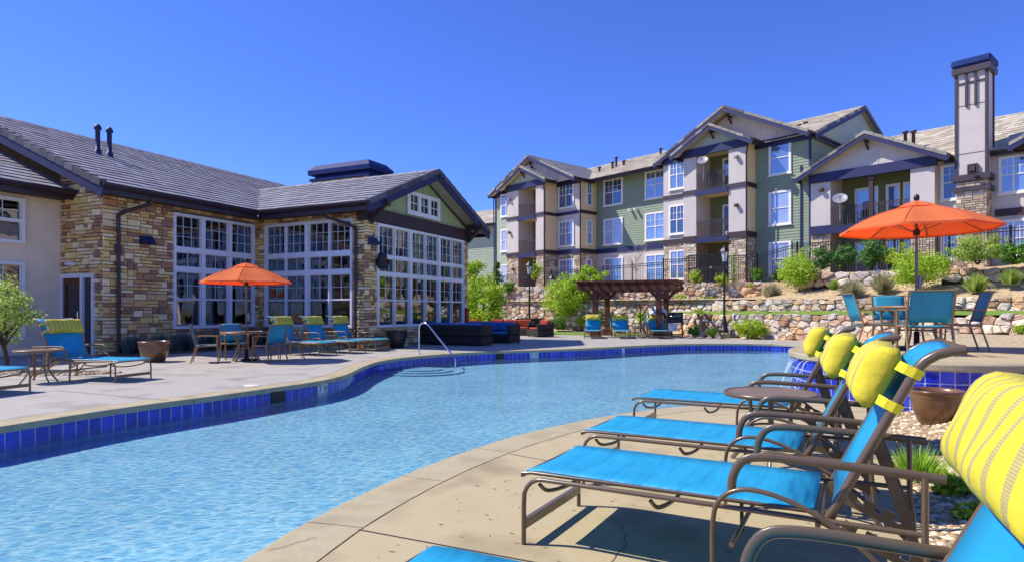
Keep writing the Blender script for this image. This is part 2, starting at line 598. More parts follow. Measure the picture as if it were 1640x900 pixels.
def sling_material(name, c, stripes=None):
    m = mat(name, c, rough=.5, scale=5, vary=.12, bump=.10, bscale=420, spec=.4, trans=.12, detail=8)
    N, L = nodes_of(m)
    b = N['Principled BSDF']
    old = b.inputs['Normal'].links[0].from_socket
    tc = N.new('ShaderNodeTexCoord'); mp = N.new('ShaderNodeMapping'); mp.inputs['Scale'].default_value = (5.0, .9, 2.0)
    nz = N.new('ShaderNodeTexNoise'); nz.inputs['Scale'].default_value = 1.6; nz.inputs['Detail'].default_value = 2
    bp = N.new('ShaderNodeBump'); bp.inputs['Strength'].default_value = .55; bp.inputs['Distance'].default_value = .05
    L.new(tc.outputs['Object'], mp.inputs[0]); L.new(mp.outputs[0], nz.inputs['Vector']); L.new(nz.outputs[0], bp.inputs['Height'])
    L.new(old, bp.inputs['Normal']); L.new(bp.outputs[0], b.inputs['Normal'])
    return m
M_sling = sling_material('blue_sling', '23a0cc')
M_sling2 = sling_material('turquoise_sling', '2c96b0')

def striped_yellow():
    m = mat('striped_yellow', 'd8c632', rough=.85, scale=7, vary=.09, bump=.35, bscale=16)
    N, L = nodes_of(m)
    b = N['Principled BSDF']
    tc = N.new('ShaderNodeTexCoord')
    sp = N.new('ShaderNodeSeparateXYZ')
    L.new(tc.outputs['UV'], sp.inputs[0])
    a = N.new('ShaderNodeMath'); a.operation = 'MULTIPLY'; a.inputs[1].default_value = 9.0
    L.new(sp.outputs[0], a.inputs[0])
    fr = N.new('ShaderNodeMath'); fr.operation = 'FRACT'
    L.new(a.outputs[0], fr.inputs[0])
    g = N.new('ShaderNodeMath'); g.operation = 'GREATER_THAN'; g.inputs[1].default_value = 0.70
    L.new(fr.outputs[0], g.inputs[0])
    # woven dashes
    a2 = N.new('ShaderNodeMath'); a2.operation = 'MULTIPLY'; a2.inputs[1].default_value = 46.0
    L.new(sp.outputs[1], a2.inputs[0])
    f2 = N.new('ShaderNodeMath'); f2.operation = 'FRACT'
    L.new(a2.outputs[0], f2.inputs[0])
    g2 = N.new('ShaderNodeMath'); g2.operation = 'GREATER_THAN'; g2.inputs[1].default_value = 0.16
    L.new(f2.outputs[0], g2.inputs[0])
    mm = N.new('ShaderNodeMath'); mm.operation = 'MULTIPLY'
    L.new(g.outputs[0], mm.inputs[0]); L.new(g2.outputs[0], mm.inputs[1])
    mx = N.new('ShaderNodeMix'); mx.data_type = 'RGBA'
    mx.inputs[7].default_value = hx('a8996a')
    src = b.inputs['Base Color'].links[0].from_socket
    L.new(mm.outputs[0], mx.inputs[0]); L.new(src, mx.inputs[6])
    L.new(mx.outputs[2], b.inputs['Base Color'])
    return m
M_yellow = striped_yellow()

def glass_material(name, tint, clear, rough=0.015):
    """window pane: partly see-through, partly mirror"""
    m = bpy.data.materials.new(name)
    m.use_nodes = True
    N, L = nodes_of(m)
    N.remove(N['Principled BSDF'])
    tr = N.new('ShaderNodeBsdfTransparent'); tr.inputs[0].default_value = clear
    gl = N.new('ShaderNodeBsdfGlossy'); gl.inputs['Color'].default_value = tint; gl.inputs['Roughness'].default_value = rough
    fr = N.new('ShaderNodeFresnel'); fr.inputs['IOR'].default_value = 2.7
    ms = N.new('ShaderNodeMixShader')
    L.new(fr.outputs[0], ms.inputs[0]); L.new(tr.outputs[0], ms.inputs[1]); L.new(gl.outputs[0], ms.inputs[2])
    tc = N.new('ShaderNodeTexCoord'); nz = N.new('ShaderNodeTexNoise'); nz.inputs['Scale'].default_value = 1.6
    L.new(tc.outputs['Object'], nz.inputs['Vector'])
    bp = N.new('ShaderNodeBump'); bp.inputs['Strength'].default_value = .12; bp.inputs['Distance'].default_value = .05
    L.new(nz.outputs[0], bp.inputs['Height']); L.new(bp.outputs[0], gl.inputs['Normal'])
    L.new(ms.outputs[0], N['Material Output'].inputs[0])
    return m
M_glass = glass_material('window_glass', (.95, .97, 1, 1), (.75, .8, .8, 1))

def pane_material():
    """apartment pane: dark glass with a blind behind, strongly reflecting the sky"""
    m = mat('pane_blue', ['5a719c', '7389b4'], rough=.04, scale=.6, vary=.15, spec=1.0, coat=1.0)
    m.node_tree.nodes['Principled BSDF'].inputs['IOR'].default_value = 1.9
    return m
M_pane = pane_material()
M_pane_b = mat('pane_blind', ['8fa3c8', 'a3b4d2'], rough=.05, scale=.8, vary=.12, spec=1.0, coat=1.0)
M_pane_c = mat('pane_deep', ['34486e', '465c88'], rough=.04, scale=.8, vary=.2, spec=1.0, coat=1.0)
M_panedark = mat('pane_dark', '10141f', rough=.05, scale=1, vary=.2, spec=1.0)

def water_material():
    m = bpy.data.materials.new('pool_water')
    m.use_nodes = True
    N, L = nodes_of(m)
    N.remove(N['Principled BSDF'])
    tc = N.new('ShaderNodeTexCoord')
    # caustic light net painted into the water tint: the sun passes through unevenly
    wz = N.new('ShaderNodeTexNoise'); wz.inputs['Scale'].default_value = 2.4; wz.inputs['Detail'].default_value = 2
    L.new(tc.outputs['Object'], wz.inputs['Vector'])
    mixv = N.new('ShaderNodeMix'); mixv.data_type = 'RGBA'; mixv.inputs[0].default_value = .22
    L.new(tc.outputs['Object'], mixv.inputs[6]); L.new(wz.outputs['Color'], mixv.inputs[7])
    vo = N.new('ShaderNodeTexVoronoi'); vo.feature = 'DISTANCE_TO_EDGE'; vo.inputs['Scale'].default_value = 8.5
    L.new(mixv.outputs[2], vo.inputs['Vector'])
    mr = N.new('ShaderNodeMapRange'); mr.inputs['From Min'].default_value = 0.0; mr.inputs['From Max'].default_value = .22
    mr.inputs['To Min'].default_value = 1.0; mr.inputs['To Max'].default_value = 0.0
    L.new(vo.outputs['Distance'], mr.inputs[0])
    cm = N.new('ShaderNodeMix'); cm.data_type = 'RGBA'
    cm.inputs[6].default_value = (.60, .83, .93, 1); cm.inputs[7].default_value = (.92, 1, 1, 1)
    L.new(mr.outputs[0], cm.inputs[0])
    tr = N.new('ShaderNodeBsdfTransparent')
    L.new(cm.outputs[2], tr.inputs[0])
    gl = N.new('ShaderNodeBsdfGlossy'); gl.inputs['Roughness'].default_value = .05
    gl.inputs['Color'].default_value = (.9, .95, 1, 1)
    n1 = N.new('ShaderNodeTexNoise'); n1.inputs['Scale'].default_value = 13.0; n1.inputs['Detail'].default_value = 4; n1.inputs['Distortion'].default_value = .6
    mp = N.new('ShaderNodeMapping'); mp.inputs['Scale'].default_value = (1.0, 1.5, 1); mp.inputs['Rotation'].default_value = (0, 0, .5)
    L.new(tc.outputs['Object'], mp.inputs[0]); L.new(mp.outputs[0], n1.inputs['Vector'])
    bp = N.new('ShaderNodeBump'); bp.inputs['Strength'].default_value = .4; bp.inputs['Distance'].default_value = .05
    L.new(n1.outputs[0], bp.inputs['Height'])
    L.new(bp.outputs[0], gl.inputs['Normal'])
    fr = N.new('ShaderNodeFresnel'); fr.inputs['IOR'].default_value = 1.2
    L.new(bp.outputs[0], fr.inputs['Normal'])
    ms = N.new('ShaderNodeMixShader')
    L.new(fr.outputs[0], ms.inputs[0]); L.new(tr.outputs[0], ms.inputs[1]); L.new(gl.outputs[0], ms.inputs[2])
    L.new(ms.outputs[0], N['Material Output'].inputs[0])
    return m
M_water = water_material()

# ================================================================ ground, deck, pool
pool_ctrl = [(-6.15, 5.4), (-6.6, 3.8), (-6.9, 1.8), (-6.8, -1), (-5.6, -3.2), (-3.6, -4), (-2.3, -3.2), (-1.8, -1.5), (-1.62, .5), (-1.52, 2),
             (-1.34, 3.11), (-1.10, 4.04), (-.62, 5.18), (.06, 6.3), (.85, 7.2), (1.75, 7.95), (2.8, 8.5), (3.7, 8.85), (4.4, 9.02), (4.75, 9.8), (5.05, 10.7), (5.6, 11.45), (6.5, 12.7),
             (8, 15.4), (9.9, 19), (10.9, 22.2), (10.6, 23.9), (9.3, 24.6), (6.93, 24.5), (4.72, 23.2), (2.31, 21.3), (.02, 20.1), (-1.4, 19.2), (-2.75, 17.55),
             (-3.34, 16.0), (-3.42, 14.34), (-3.33, 12.5), (-3.5, 11.35), (-4.04, 10.17), (-4.42, 9.38), (-4.84, 8.66), (-5.21, 7.91), (-5.61, 6.83)]
OUT = [(p[0], p[1]) for p in catmull([(x, y, 0) for x, y in pool_ctrl], 8, True)]

def resample(poly, step):
    pts = poly + [poly[0]]
    L = [0]
    for i in range(len(pts) - 1):
        L.append(L[-1] + math.dist(pts[i], pts[i + 1]))
    n = round(L[-1] / step)
    out, k = [], 0
    for i in range(n):
        s_ = L[-1] * i / n
        while L[k + 1] < s_:
            k += 1
        t = (s_ - L[k]) / (L[k + 1] - L[k])
        out.append((lerp(pts[k][0], pts[k + 1][0], t), lerp(pts[k][1], pts[k + 1][1], t)))
    return out
RS = resample(OUT, 0.1575)
area = sum(RS[i][0] * RS[(i + 1) % len(RS)][1] - RS[(i + 1) % len(RS)][0] * RS[i][1] for i in range(len(RS)))
if area < 0:
    RS.reverse()
NRM = []
for i in range(len(RS)):
    a, b = RS[i - 1], RS[(i + 1) % len(RS)]
    d = math.dist(a, b)
    NRM.append(((b[1] - a[1]) / d, -(b[0] - a[0]) / d))       # outward
def off(i, d, z):
    i %= len(RS)
    return (RS[i][0] + NRM[i][0] * d, RS[i][1] + NRM[i][1] * d, z)
def at_terrace(p):
    return p[0] > 4.28 and 8.85 < p[1] < 11.9
WATER_Z = -0.235

TERR = [(12, 7.3), (6.2, 7.42), (5.4, 7.5), (4.95, 7.75), (4.62, 8.25), (4.42, 8.9), (4.42, 9.6), (4.66, 10.4), (5.1, 11.1), (5.8, 11.6), (7, 11.8), (12, 11.9)]
terr_front = [(p[0], p[1]) for p in catmull([(x, y, 0) for x, y in TERR[1:11]], 6)]
TERR_OUT = [TERR[0]] + terr_front + [TERR[-1]]

DECK_OUT = [(-25, -6), (-2.9, -6), (-0.4, -1.4), (2.75, 4.3), (3.33, 5.35), (4.55, 7.55), (5.6, 8.4), (6.8, 10), (7.3, 12.2), (9.2, 15.2), (11.3, 19.3), (12.1, 22.8), (12.1, 26.4),
            (10.2, 28.4), (8.6, 30.6), (7.4, 32.2), (3, 33.8), (-1, 34.5), (-4, 30), (-12, 23), (-18, 17.5), (-25, 15)]

def gz(x, y):
    z = -0.03
    s_ = (x - 2.75) * .875 - (y - 4.3) * .484
    r = .5 * smooth((x - .55 * y + 2) / 5)
    if y < 9:
        r *= smooth(s_ / 1.4)
    if inside(DECK_OUT, x, y):
        r = 0
    z += r
    if x < 9:
        z += .45 * smooth((y - 38.5) / 5)
    return z

def ground():
    st = .4
    xs = [-26 + st * i for i in range(int(62 / st) + 1)]
    ys = [-8 + st * i for i in range(int(70 / st) + 1)]
    m = MB()
    idx = {}
    ins = {}
    for j, y in enumerate(ys):
        for i, x in enumerate(xs):
            idx[i, j] = len(m.v)
            m.v.append((x, y, gz(x, y)))
            ins[i, j] = inside(RS, x, y)
    for j in range(len(ys) - 1):
        for i in range(len(xs) - 1):
            q = [(i, j), (i + 1, j), (i + 1, j + 1), (i, j + 1)]
            if any(ins[k] for k in q):
                continue
            m.f.append(tuple(idx[k] for k in q)); m.sm.append(True)
    # out to the horizon
    X0, X1, Y0, Y1 = xs[0], xs[-1], ys[0], ys[-1]
    B = 900
    z = -.04
    for a in ([(-B, -B), (B, -B), (B, Y0), (-B, Y0)], [(-B, Y1), (B, Y1), (B, B), (-B, B)], [(-B, Y0), (X0, Y0), (X0, Y1), (-B, Y1)], [(X1, Y0), (B, Y0), (B, Y1), (X1, Y1)]):
        m.quad(*[(p[0], p[1], z) for p in a])
    tag(m.build('ground', M_gravel), kind='structure')
ground()

deck_hole = [off(i, .362, 0)[:2] for i in range(0, len(RS), 3) if not at_terrace(RS[i])]
dk = flat_poly('pool_deck', DECK_OUT, 0.0, M_deck_grey, [deck_hole], thick=.12)
dk.data.materials.append(M_deck)
for f_ in dk.data.polygons:
    if f_.center.x > -2.4 and f_.center.y < 12:
        f_.material_index = 1

def pool():
    n = len(RS)
    # coping in cast sections
    m = MB()
    prof = [(-.03, -.075), (-.03, -.018), (-.022, -.005), (-.008, .0), (.35, .0), (.35, -.075)]
    sec = 7
    i = 0
    while i < n:
        k = min(sec, n - i)
        if at_terrace(RS[(i + k // 2) % n]):
            i += k
            continue
        e = .03
        rows = []
        for t in range(k + 1):
            tt = t + (e if t == 0 else (-e if t == k else 0))
            a, b = int(math.floor(i + tt)), 0
            fr = i + tt - a
            rows.append([tuple(lerp(off(a, d, z)[q], off(a + 1, d, z)[q], fr) for q in range(3)) for d, z in prof])
        vs = [p for r in rows for p in r]
        w = len(prof)
        fs = []
        for t in range(k):
            for q in range(w):
                l = (q + 1) % w
                fs.append((t * w + q, (t + 1) * w + q, (t + 1) * w + l, t * w + l))
        fs.append(tuple(range(w - 1, -1, -1)))
        fs.append(tuple(range(k * w, (k + 1) * w)))
        m.add(vs, fs)
        i += k
    tag(m.build('pool_coping', M_coping), kind='structure')
    # dark sheet under the joints
    m = MB()
    for i in range(n):
        if not at_terrace(RS[i]):
            m.quad(off(i, .0, -.02), off(i, .5, -.02), off(i + 1, .5, -.02), off(i + 1, .0, -.02))
    tag(m.build('coping_joint', M_joint), kind='structure')
    # basin
    m = MB()
    for i in range(n):
        m.quad(off(i, .008, -.45), off(i + 1, .008, -.45), off(i + 1, .008, -.01), off(i, .008, -.01))
    tag(m.build('pool_wall', M_plaster), kind='structure')
    flat_poly('pool_floor', [off(i, .008, 0)[:2] for i in range(0, n, 2)], -.39, M_plaster)
    # waterline tiles: one row, skimmer mouths and depth markers left out of it
    g, t_ = MB(), MB()
    skip = set()
    for (px, py) in ((433, 630), (825, 571)):
        x, y = G(px, py, -.15)
        k = min(range(n), key=lambda i: math.dist(RS[i], (x, y)))
        skip |= {k, (k + 1) % n}
        skimmers.append((k, 2))
    for (px, py, txt) in ((521, 620, "3'"), (881, 569, "4'"), (1022, 562, None)):
        x, y = G(px, py, -.15)
        k = min(range(n), key=lambda i: math.dist(RS[i], (x, y)))
        w = 2 if txt else 1
        skip |= {(k + q) % n for q in range(w)}
        markers.append((k, w, txt))
    for i in range(n):
        if at_terrace(RS[i]) and RS[i][0] > 4.45:
            continue
        g.quad(off(i, .004, -.30), off(i + 1, .004, -.30), off(i + 1, .004, -.07), off(i, .004, -.07))
        if i in skip:
            continue
        def pt(f, z, d=-.002):
            a, b = off(i, d, z), off(i + 1, d, z)
            return tuple(lerp(a[q], b[q], f) for q in range(3))
        t_.quad(pt(.045, -.30), pt(.955, -.30), pt(.955, -.086), pt(.045, -.086))
    tag(g.build('tile_grout', M_grout), kind='structure')
    tag(t_.build('waterline_tiles', M_tile), kind='structure')
skimmers, markers = [], []
pool()

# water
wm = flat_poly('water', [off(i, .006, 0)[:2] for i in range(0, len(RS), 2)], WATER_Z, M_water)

# skimmer mouths
for q, (k, w) in enumerate(skimmers):
    a, b = off(k, -.004, 0), off(k + w, -.004, 0)
    t = thing('pool_skimmer', ['dark skimmer mouth with yellow flap in the blue tiles left of the 3 marker', 'dark skimmer mouth in the blue tiles left of the 4 marker'][q], 'skimmer', (a[0], a[1], 0),
              math.atan2(b[1] - a[1], b[0] - a[0]), 'skimmer mouths in the pool tile')
    L_ = math.dist(a, b)
    m = MB(); m.panel(0, L_, -.27, -.08, 0.0, -.012, [(.02, L_ - .02, -.26, -.095)])
    m.build('mouth_frame', M_black, t)
    m = MB(); m.box(.02, L_ - .02, .012, .008, -.26, -.095); m.build('opening', M_black, t)
    m = MB(); m.box(.03, L_ * .55, -.004, .004, -.25, -.12); m.build('flap', mat('skimmer_flap%d' % q, '8a8416', rough=.5), t)
# depth markers
for k, w, txt in markers:
    a, b = off(k, -.006, 0), off(k + w, -.006, 0)
    lab = {"3'": 'white depth marker tile reading 3 feet with no diving symbol', "4'": 'white depth marker tile reading 4 feet with no diving symbol', None: 'plain white tile in the blue row at the far pool edge'}[txt]
    # the pool side is left of the outline's run, so the lettering reads from b to a
    t = thing('depth_marker', lab, 'depth marker', (b[0], b[1], 0), math.atan2(a[1] - b[1], a[0] - b[0]), 'depth markers in the pool tile')
    L_ = math.dist(a, b)
    m = MB(); m.box(.004, L_ - .004, -.004, .006, -.225, -.082); m.build('tile', M_white_tile, t)
    if txt:
        me = text_mesh(txt, .15)
        me.materials.append(M_black)
        o = bpy.data.objects.new('numeral', me); COL.objects.link(o); o.parent = t
        o.rotation_euler = (R(90), 0, 0); o.location = (L_ * .25, -.007, -.15)
        m = MB()
        c = (L_ * .74, -.007, -.152)
        m.tube([(c[0] + .05 * math.cos(R(x)), c[1], c[2] + .05 * math.sin(R(x))) for x in range(0, 360, 20)], .006, 4, closed=True)
        m.tube([(c[0] - .035, c[1], c[2] + .035), (c[0] + .035, c[1], c[2] - .035)], .006, 4)
        m.box(c[0] - .02, c[0] + .02, c[1] - .002, c[1] + .002, c[2] - .006, c[2] + .006)
        m.build('symbol', M_black, t)

# saw cuts and cracks in the deck
def line_strip(m, pts, w, z):
    for i in range(len(pts) - 1):
        a, b = Vector((*pts[i], z)), Vector((*pts[i + 1], z))
        d = (b - a).normalized(); s_ = Vector((-d.y, d.x, 0)) * w / 2
        m.quad(tuple(a - s_), tuple(b - s_), tuple(b + s_), tuple(a + s_))
m = MB()
line_strip(m, [G(574, 848), G(870, 903)], .009, .004)
line_strip(m, [G(818, 727), G(1000, 760), G(1220, 790)], .008, .004)
line_strip(m, [G(1000, 668), G(1180, 688)], .008, .004)
line_strip(m, [G(90, 625), G(270, 641)], .012, .004)
line_strip(m, [G(330, 596), G(560, 604)], .012, .004)
line_strip(m, [G(640, 575), G(900, 566)], .012, .004)
line_strip(m, [G(-40, 602), G(240, 604)], .012, .004)
tag(m.build('control_joint', M_joint), kind='structure')
rnd = random.Random(5)
m = MB()
for pts in ([(975, 905), (1003, 870), (1000, 852), (990, 838)], [(430, 882), (480, 868), (510, 858)]):
    P_ = [G(*p) for p in pts]
    fine = []
    for i in range(len(P_) - 1):
        for k in range(6):
            t = k / 6
            fine.append((lerp(P_[i][0], P_[i + 1][0], t) + rnd.uniform(-.01, .01), lerp(P_[i][1], P_[i + 1][1], t) + rnd.uniform(-.01, .01)))
    line_strip(m, fine, .004, .004)
# pock marks of the stamped concrete
for k in range(420):
    x, y = rnd.uniform(-1.0, 2.6), rnd.uniform(2.2, 6.6)
    if inside(RS, x - .5, y + .4) or inside(RS, x, y) or x > 2.6 + (y - 4.3) * .55 or x < -1.0 + (y - 4.4) * .6 and y > 3:
        continue
    L_, a = rnd.uniform(.006, .028), rnd.uniform(-.5, .5) - .4
    w = rnd.uniform(.002, .005)
    c, s_ = math.cos(a), math.sin(a)
    m.add([(x - L_ * c, y - L_ * s_, .003), (x + w * s_, y - w * c, .003), (x + L_ * c, y + L_ * s_, .003), (x - w * s_, y + w * c, .003)], [(0, 1, 2, 3)])
tag(m.build('deck_cracks', M_crack), kind='structure')

# raised tiled terrace on the right with its spill lip
def terrace():
    r = resample(TERR_OUT, .165)
    top = .62
    flat_poly('terrace_deck', [(p[0], p[1]) for p in TERR_OUT], top, M_deck, thick=.09)
    # coping nose
    m = MB()
    c = Vector((8, 9.8, 0))
    P_ = [TERR[0]] + terr_front
    for i in range(len(P_) - 1):
        a, b = P_[i], P_[i + 1]
        d = (b[0] - a[0], b[1] - a[1]); l = math.hypot(*d)
        nx, ny = -d[1] / l, d[0] / l
        if (a[0] + nx - c.x) ** 2 + (a[1] + ny - c.y) ** 2 < (a[0] - c.x) ** 2 + (a[1] - c.y) ** 2:
            nx, ny = -nx, -ny
        def nn(p):
            k = P_.index(p)
            q0, q1 = P_[max(0, k - 1)], P_[min(len(P_) - 1, k + 1)]
            dd = (q1[0] - q0[0], q1[1] - q0[1]); ll = math.hypot(*dd)
            mx_, my_ = -dd[1] / ll, dd[0] / ll
            return (-mx_, -my_) if mx_ * nx + my_ * ny < 0 else (mx_, my_)
        na, nb_ = nn(a), nn(b)
        def pr(p, q):
            return [(p[0] + q[0] * e, p[1] + q[1] * e, z) for e, z in ((-.3, top + .004), (.03, top + .004), (.045, top - .015), (.045, top - .075), (.03, top - .09), (-.05, top - .09))]
        A, B_ = pr(a, na), pr(b, nb_)
        n = len(A)
        m.add(A + B_, [(k, n + k, n + k + 1, k + 1) for k in range(n - 1)])
    tag(m.build('terrace_coping', M_coping), kind='structure')
    g, t_ = MB(), MB()
    dens = resample(TERR_OUT, .155)
    for i in range(len(dens) - 1):
        a, b = dens[i], dens[i + 1]
        if a[0] > 11.8 or (a[1] > 12.05):
            continue
        g.quad((*a, -1.1), (*b, -1.1), (*b, top - .08), (*a, top - .08))
        d = (b[0] - a[0], b[1] - a[1]); l = math.hypot(*d)
        nx, ny = d[1] / l * .006, -d[0] / l * .006
        mid = ((a[0] + b[0]) / 2, (a[1] + b[1]) / 2)
        if inside(TERR_OUT, mid[0] + nx * 5, mid[1] + ny * 5):
            nx, ny = -nx, -ny
        for k in range(6):
            z0, z1 = top - .095 - (k + 1) * .155, top - .095 - k * .155
            def q(f, z):
                return (lerp(a[0], b[0], f) + nx, lerp(a[1], b[1], f) + ny, z)
            t_.quad(q(.045, z0 + .008), q(.955, z0 + .008), q(.955, z1 - .005), q(.045, z1 - .005))
    tag(g.build('terrace_wall', M_grout), kind='structure')
    tag(t_.build('terrace_tiles', M_tile), kind='structure')
terrace()

# water spilling from the terrace lip
M_splash = bpy.data.materials.new('splash_water')
M_splash.use_nodes = True
sn, sl = nodes_of(M_splash)
s_t = sn.new('ShaderNodeBsdfTransparent')
s_m = sn.new('ShaderNodeMixShader'); s_m.inputs[0].default_value = .4
sn['Principled BSDF'].inputs['Base Color'].default_value = (.85, .92, .97, 1)
sn['Principled BSDF'].inputs['Roughness'].default_value = .15
sl.new(s_t.outputs[0], s_m.inputs[1]); sl.new(sn['Principled BSDF'].outputs[0], s_m.inputs[2]); sl.new(s_m.outputs[0], sn['Material Output'].inputs[0])
rnd = random.Random(3)
m = MB()
for i in range(7):
    y0 = rnd.uniform(9.0, 9.75)
    x0 = 4.37
    v = rnd.uniform(.42, .95)
    pts = []
    for q in range(10):
        t = q / 9 * .385
        pts.append((x0 - v * t + rnd.uniform(-.006, .006), y0 + rnd.uniform(-.008, .008), .525 - 4.9 * t * t))
    m.tube(pts, [rnd.uniform(.003, .009) for _ in pts], 5)
for q in range(420):
    x0, y0 = 4.08 + rnd.gauss(0, .13), 9.3 + rnd.gauss(0, .32)
    z0 = WATER_Z + abs(rnd.gauss(0, .05))
    if x0 < 4.36:
        r_ = rnd.uniform(.004, .013)
        m.blob((x0, y0, z0), (r_, r_, r_ * .7), rnd, (5, 3), 1)
tag(m.build('waterfall', M_splash), 'white water spilling from the tiled terrace lip into the pool', 'waterfall')

# submerged steps and hand rail
def step_pts(c, r):
    return [(c[0] + r * math.cos(R(a)), c[1] + r * math.sin(R(a))) for a in range(0, 360, 12)]
sc_ = (-2.45, 16.9)
m = MB()
for r, z in ((1.15, -.355), (.85, -.325), (.55, -.295)):
    pts = step_pts(sc_, r)
    m.prism(pts, -.40, z)
tag(m.build('pool_steps', M_plaster), kind='structure')
hr0 = G(671, 566)
hr1 = G(729, 583, WATER_Z)
t = thing('pool_handrail', 'curved stainless steel handrail stepping down into the pool', 'handrail', (hr0[0], hr0[1], 0), 0)
dx, dy = hr1[0] - hr0[0], hr1[1] - hr0[1]
zt = .92
pts = [(0, 0, 0), (0, 0, .55), (.0, 0, .75)] + [(dx * f, dy * f, z) for f, z in ((.03, .86), (.10, zt), (.2, .91), (.3, .82), (.6, .44), (.88, .09), (.97, -.02), (1, -.12), (1, -.25), (1, -.55))]
m = MB(); m.tube(catmull(pts, 4), .024, 10); m.build('rail', M_chrome, t)
m = MB(); m.lathe([(.055, 0.002), (.055, .012), (.03, .03)], 16); m.build('base_flange', M_chrome, t)

m = MB(); m.lathe([(0, .012), (.13, .012), (.14, .004)], 24); 
x, y = G(405, 617)
tag(m.build('deck_lid', M_white_tile, loc=(x, y, 0)), 'round white skimmer lid set flush in the pool deck', 'deck lid')

# planting beds along the clubhouse, drawn in its own frame later
lawn = [(1.4, 34.6), (4, 33.9), (7.6, 32.6), (9.0, 33.2), (7.2, 36.2), (4.2, 38), (.4, 39.2), (-.2, 36)]
flat_poly('lawn', lawn, .006, M_grass, thick=.05)

# ================================================================ clubhouse
CS = 1.18          # the clubhouse measured as 1.18 times its first estimate
club = thing('clubhouse', 'stone clubhouse with grey tiled roofs, tall white gridded windows and a green gable', 'clubhouse', (-10.05 * CS, 15.36 * CS, EYE * (1 - CS)), R(64.8))
club.scale = (CS, CS, CS)
EZ, WT = 4.30, 4.12        # eave height, wall top
rs = random.Random(11)
main_hole = (1.81, 4.56, .78, 4.0)
side_hole = (.33, 3.77, .78, 3.95)
gab_hole = (.46, 5.58, .78, 3.86)
door_hole = (.04, 1.38, 0, 2.14)
# stone walls: backing and stones
FR = {'main': ((0, 0, 0), 0, 4.81, main_hole, WT), 'side': ((4.81, 0, 0), -90, 4.18, side_hole, WT), 'gable': ((4.81, -4.18, 0), 0, 5.96, gab_hole, 3.88), 'ret': ((0, 1.72, 0), -90, 1.72, door_hole, 5.6)}
for k, (o, a, L_, h, top) in FR.items():
    m = MB().frame(o, a)
    u1 = L_ - (.25 if k == 'ret' else 0)
    m.panel(0 if k != 'gable' else .25, u1, 0, min(top, WT), 0, .25, [h])
    if k == 'gable':
        m.panel(0, .25, 0, top, .002, .25)
    m.build('wall', M_mortar, club)
    m = MB().frame(o, a)
    keep = None
    if k == 'ret':
        keep = lambda u, z: z < EZ + .41 * (1.72 - u + .6) - .42
    m.ashlar(-.05 if k in ('main', 'gable') else 0, L_, 0, top, rs, .086, .05, [h], keep=keep)
    m.build('stone_facing', M_stone, club)
# far end and back of the clubhouse
m = MB()
m.box(10.52, 10.77, -3.92, 0, 0, 3.88); m.box(.25, 11.5, 11.75, 12, 0, 4.1); m.box(11.25, 11.5, 0, 11.7, 0, 4.1); m.box(10.8, 11.2, 0, .25, 0, 4.1)
m.build('rear_wall', M_stucco, club)
m = MB().frame((10.77, -4.18, 0), 90)
m.ashlar(0, 4.1, 0, 3.88, rs, .1, .05)
m.build('stone_facing', M_stone, club)

M_stuccoL = M_stucco
lw = [(5.4, 7.1, 2.9, 4.0), (5.4, 7.1, .6, 2.45)]
m = MB().frame((-8, 1.72, 0), 0)
m.panel(3.8, 8, 0, WT, .0, .25, lw)
m.box(3.8, 4.05, .26, 6, 0, WT)
m.build('stucco_wall', M_stuccoL, club)

def glazing(parent, o, a, u0, u1, cols, rows, frame_m, pane_m, dep=.1, trim=.07, mun=.011):
    """one framed window light stack: rows = [(z0, z1, nx, nz)], cols = sash edges"""
    zlo, zhi = min(r[0] for r in rows) - trim, max(r[1] for r in rows) + trim
    holes = [(c0, c1, r[0], r[1]) for c0, c1 in cols for r in rows]
    m = MB().frame(o, a)
    m.panel(u0, u1, zlo, zhi, -dep, .03, holes)
    for c0, c1 in cols:
        for z0, z1, nx, nz in rows:
            e = .014
            m.panel(c0, c1, z0, z1, -dep * .45, -.002, [(c0 + e, c1 - e, z0 + e, z1 - e)])
            for i in range(1, nx):
                x = lerp(c0 + e, c1 - e, i / nx)
                m.box(x - mun / 2, x + mun / 2, -.026, -.004, z0 + e, z1 - e)
            for i in range(1, nz):
                z = lerp(z0 + e, z1 - e, i / nz)
                m.box(c0 + e, c1 - e, -.024, -.006, z - mun / 2, z + mun / 2)
    w = m.build('window', frame_m, parent)
    m = MB().frame(o, a)
    for c0, c1 in cols:
        for z0, z1, nx, nz in rows:
            m.box(c0 + .02, c1 - .02, .001, .007, z0 + .02, z1 - .02)
    m.build('pane', pane_m, w)
    return w

ROWS3 = [(3.03, 3.88, 3, 3), (2.49, 2.88, 2, 1), (1.61, 2.34, 2, 2), (.85, 1.585, 1, 1)]
ROWSg = [(2.95, 3.78, 3, 3), (2.44, 2.84, 2, 1), (1.61, 2.31, 2, 2), (.85, 1.585, 1, 1)]
for i in range(3):
    a = 1.81 + i * .9167
    glazing(club, FR['main'][0], 0, a, a + .9165, [(a + .065, a + .855)], ROWS3, M_lilac, M_glass)
for i in range(2):
    a = .33 + i * 1.72
    glazing(club, FR['side'][0], -90, a, a + 1.719, [(a + .07, a + .84), (a + .88, a + 1.65)], ROWS3, M_lilac, M_glass)
for i in range(3):
    a = .46 + i * 1.7067
    glazing(club, FR['gable'][0], 0, a, a + 1.706, [(a + .07, a + .835), (a + .875, a + 1.64)], ROWSg, M_white, M_glass)
for z0, z1 in ((2.9, 4.0), (.6, 2.45)):
    zm = (z0 + z1) / 2
    glazing(club, (-8, 1.72, 0), 0, 5.4, 7.1, [(5.47, 6.21), (6.29, 7.03)], [(zm + .03, z1 - .07, 2, 2), (z0 + .07, zm - .03, 1, 1)], M_white, M_glass)
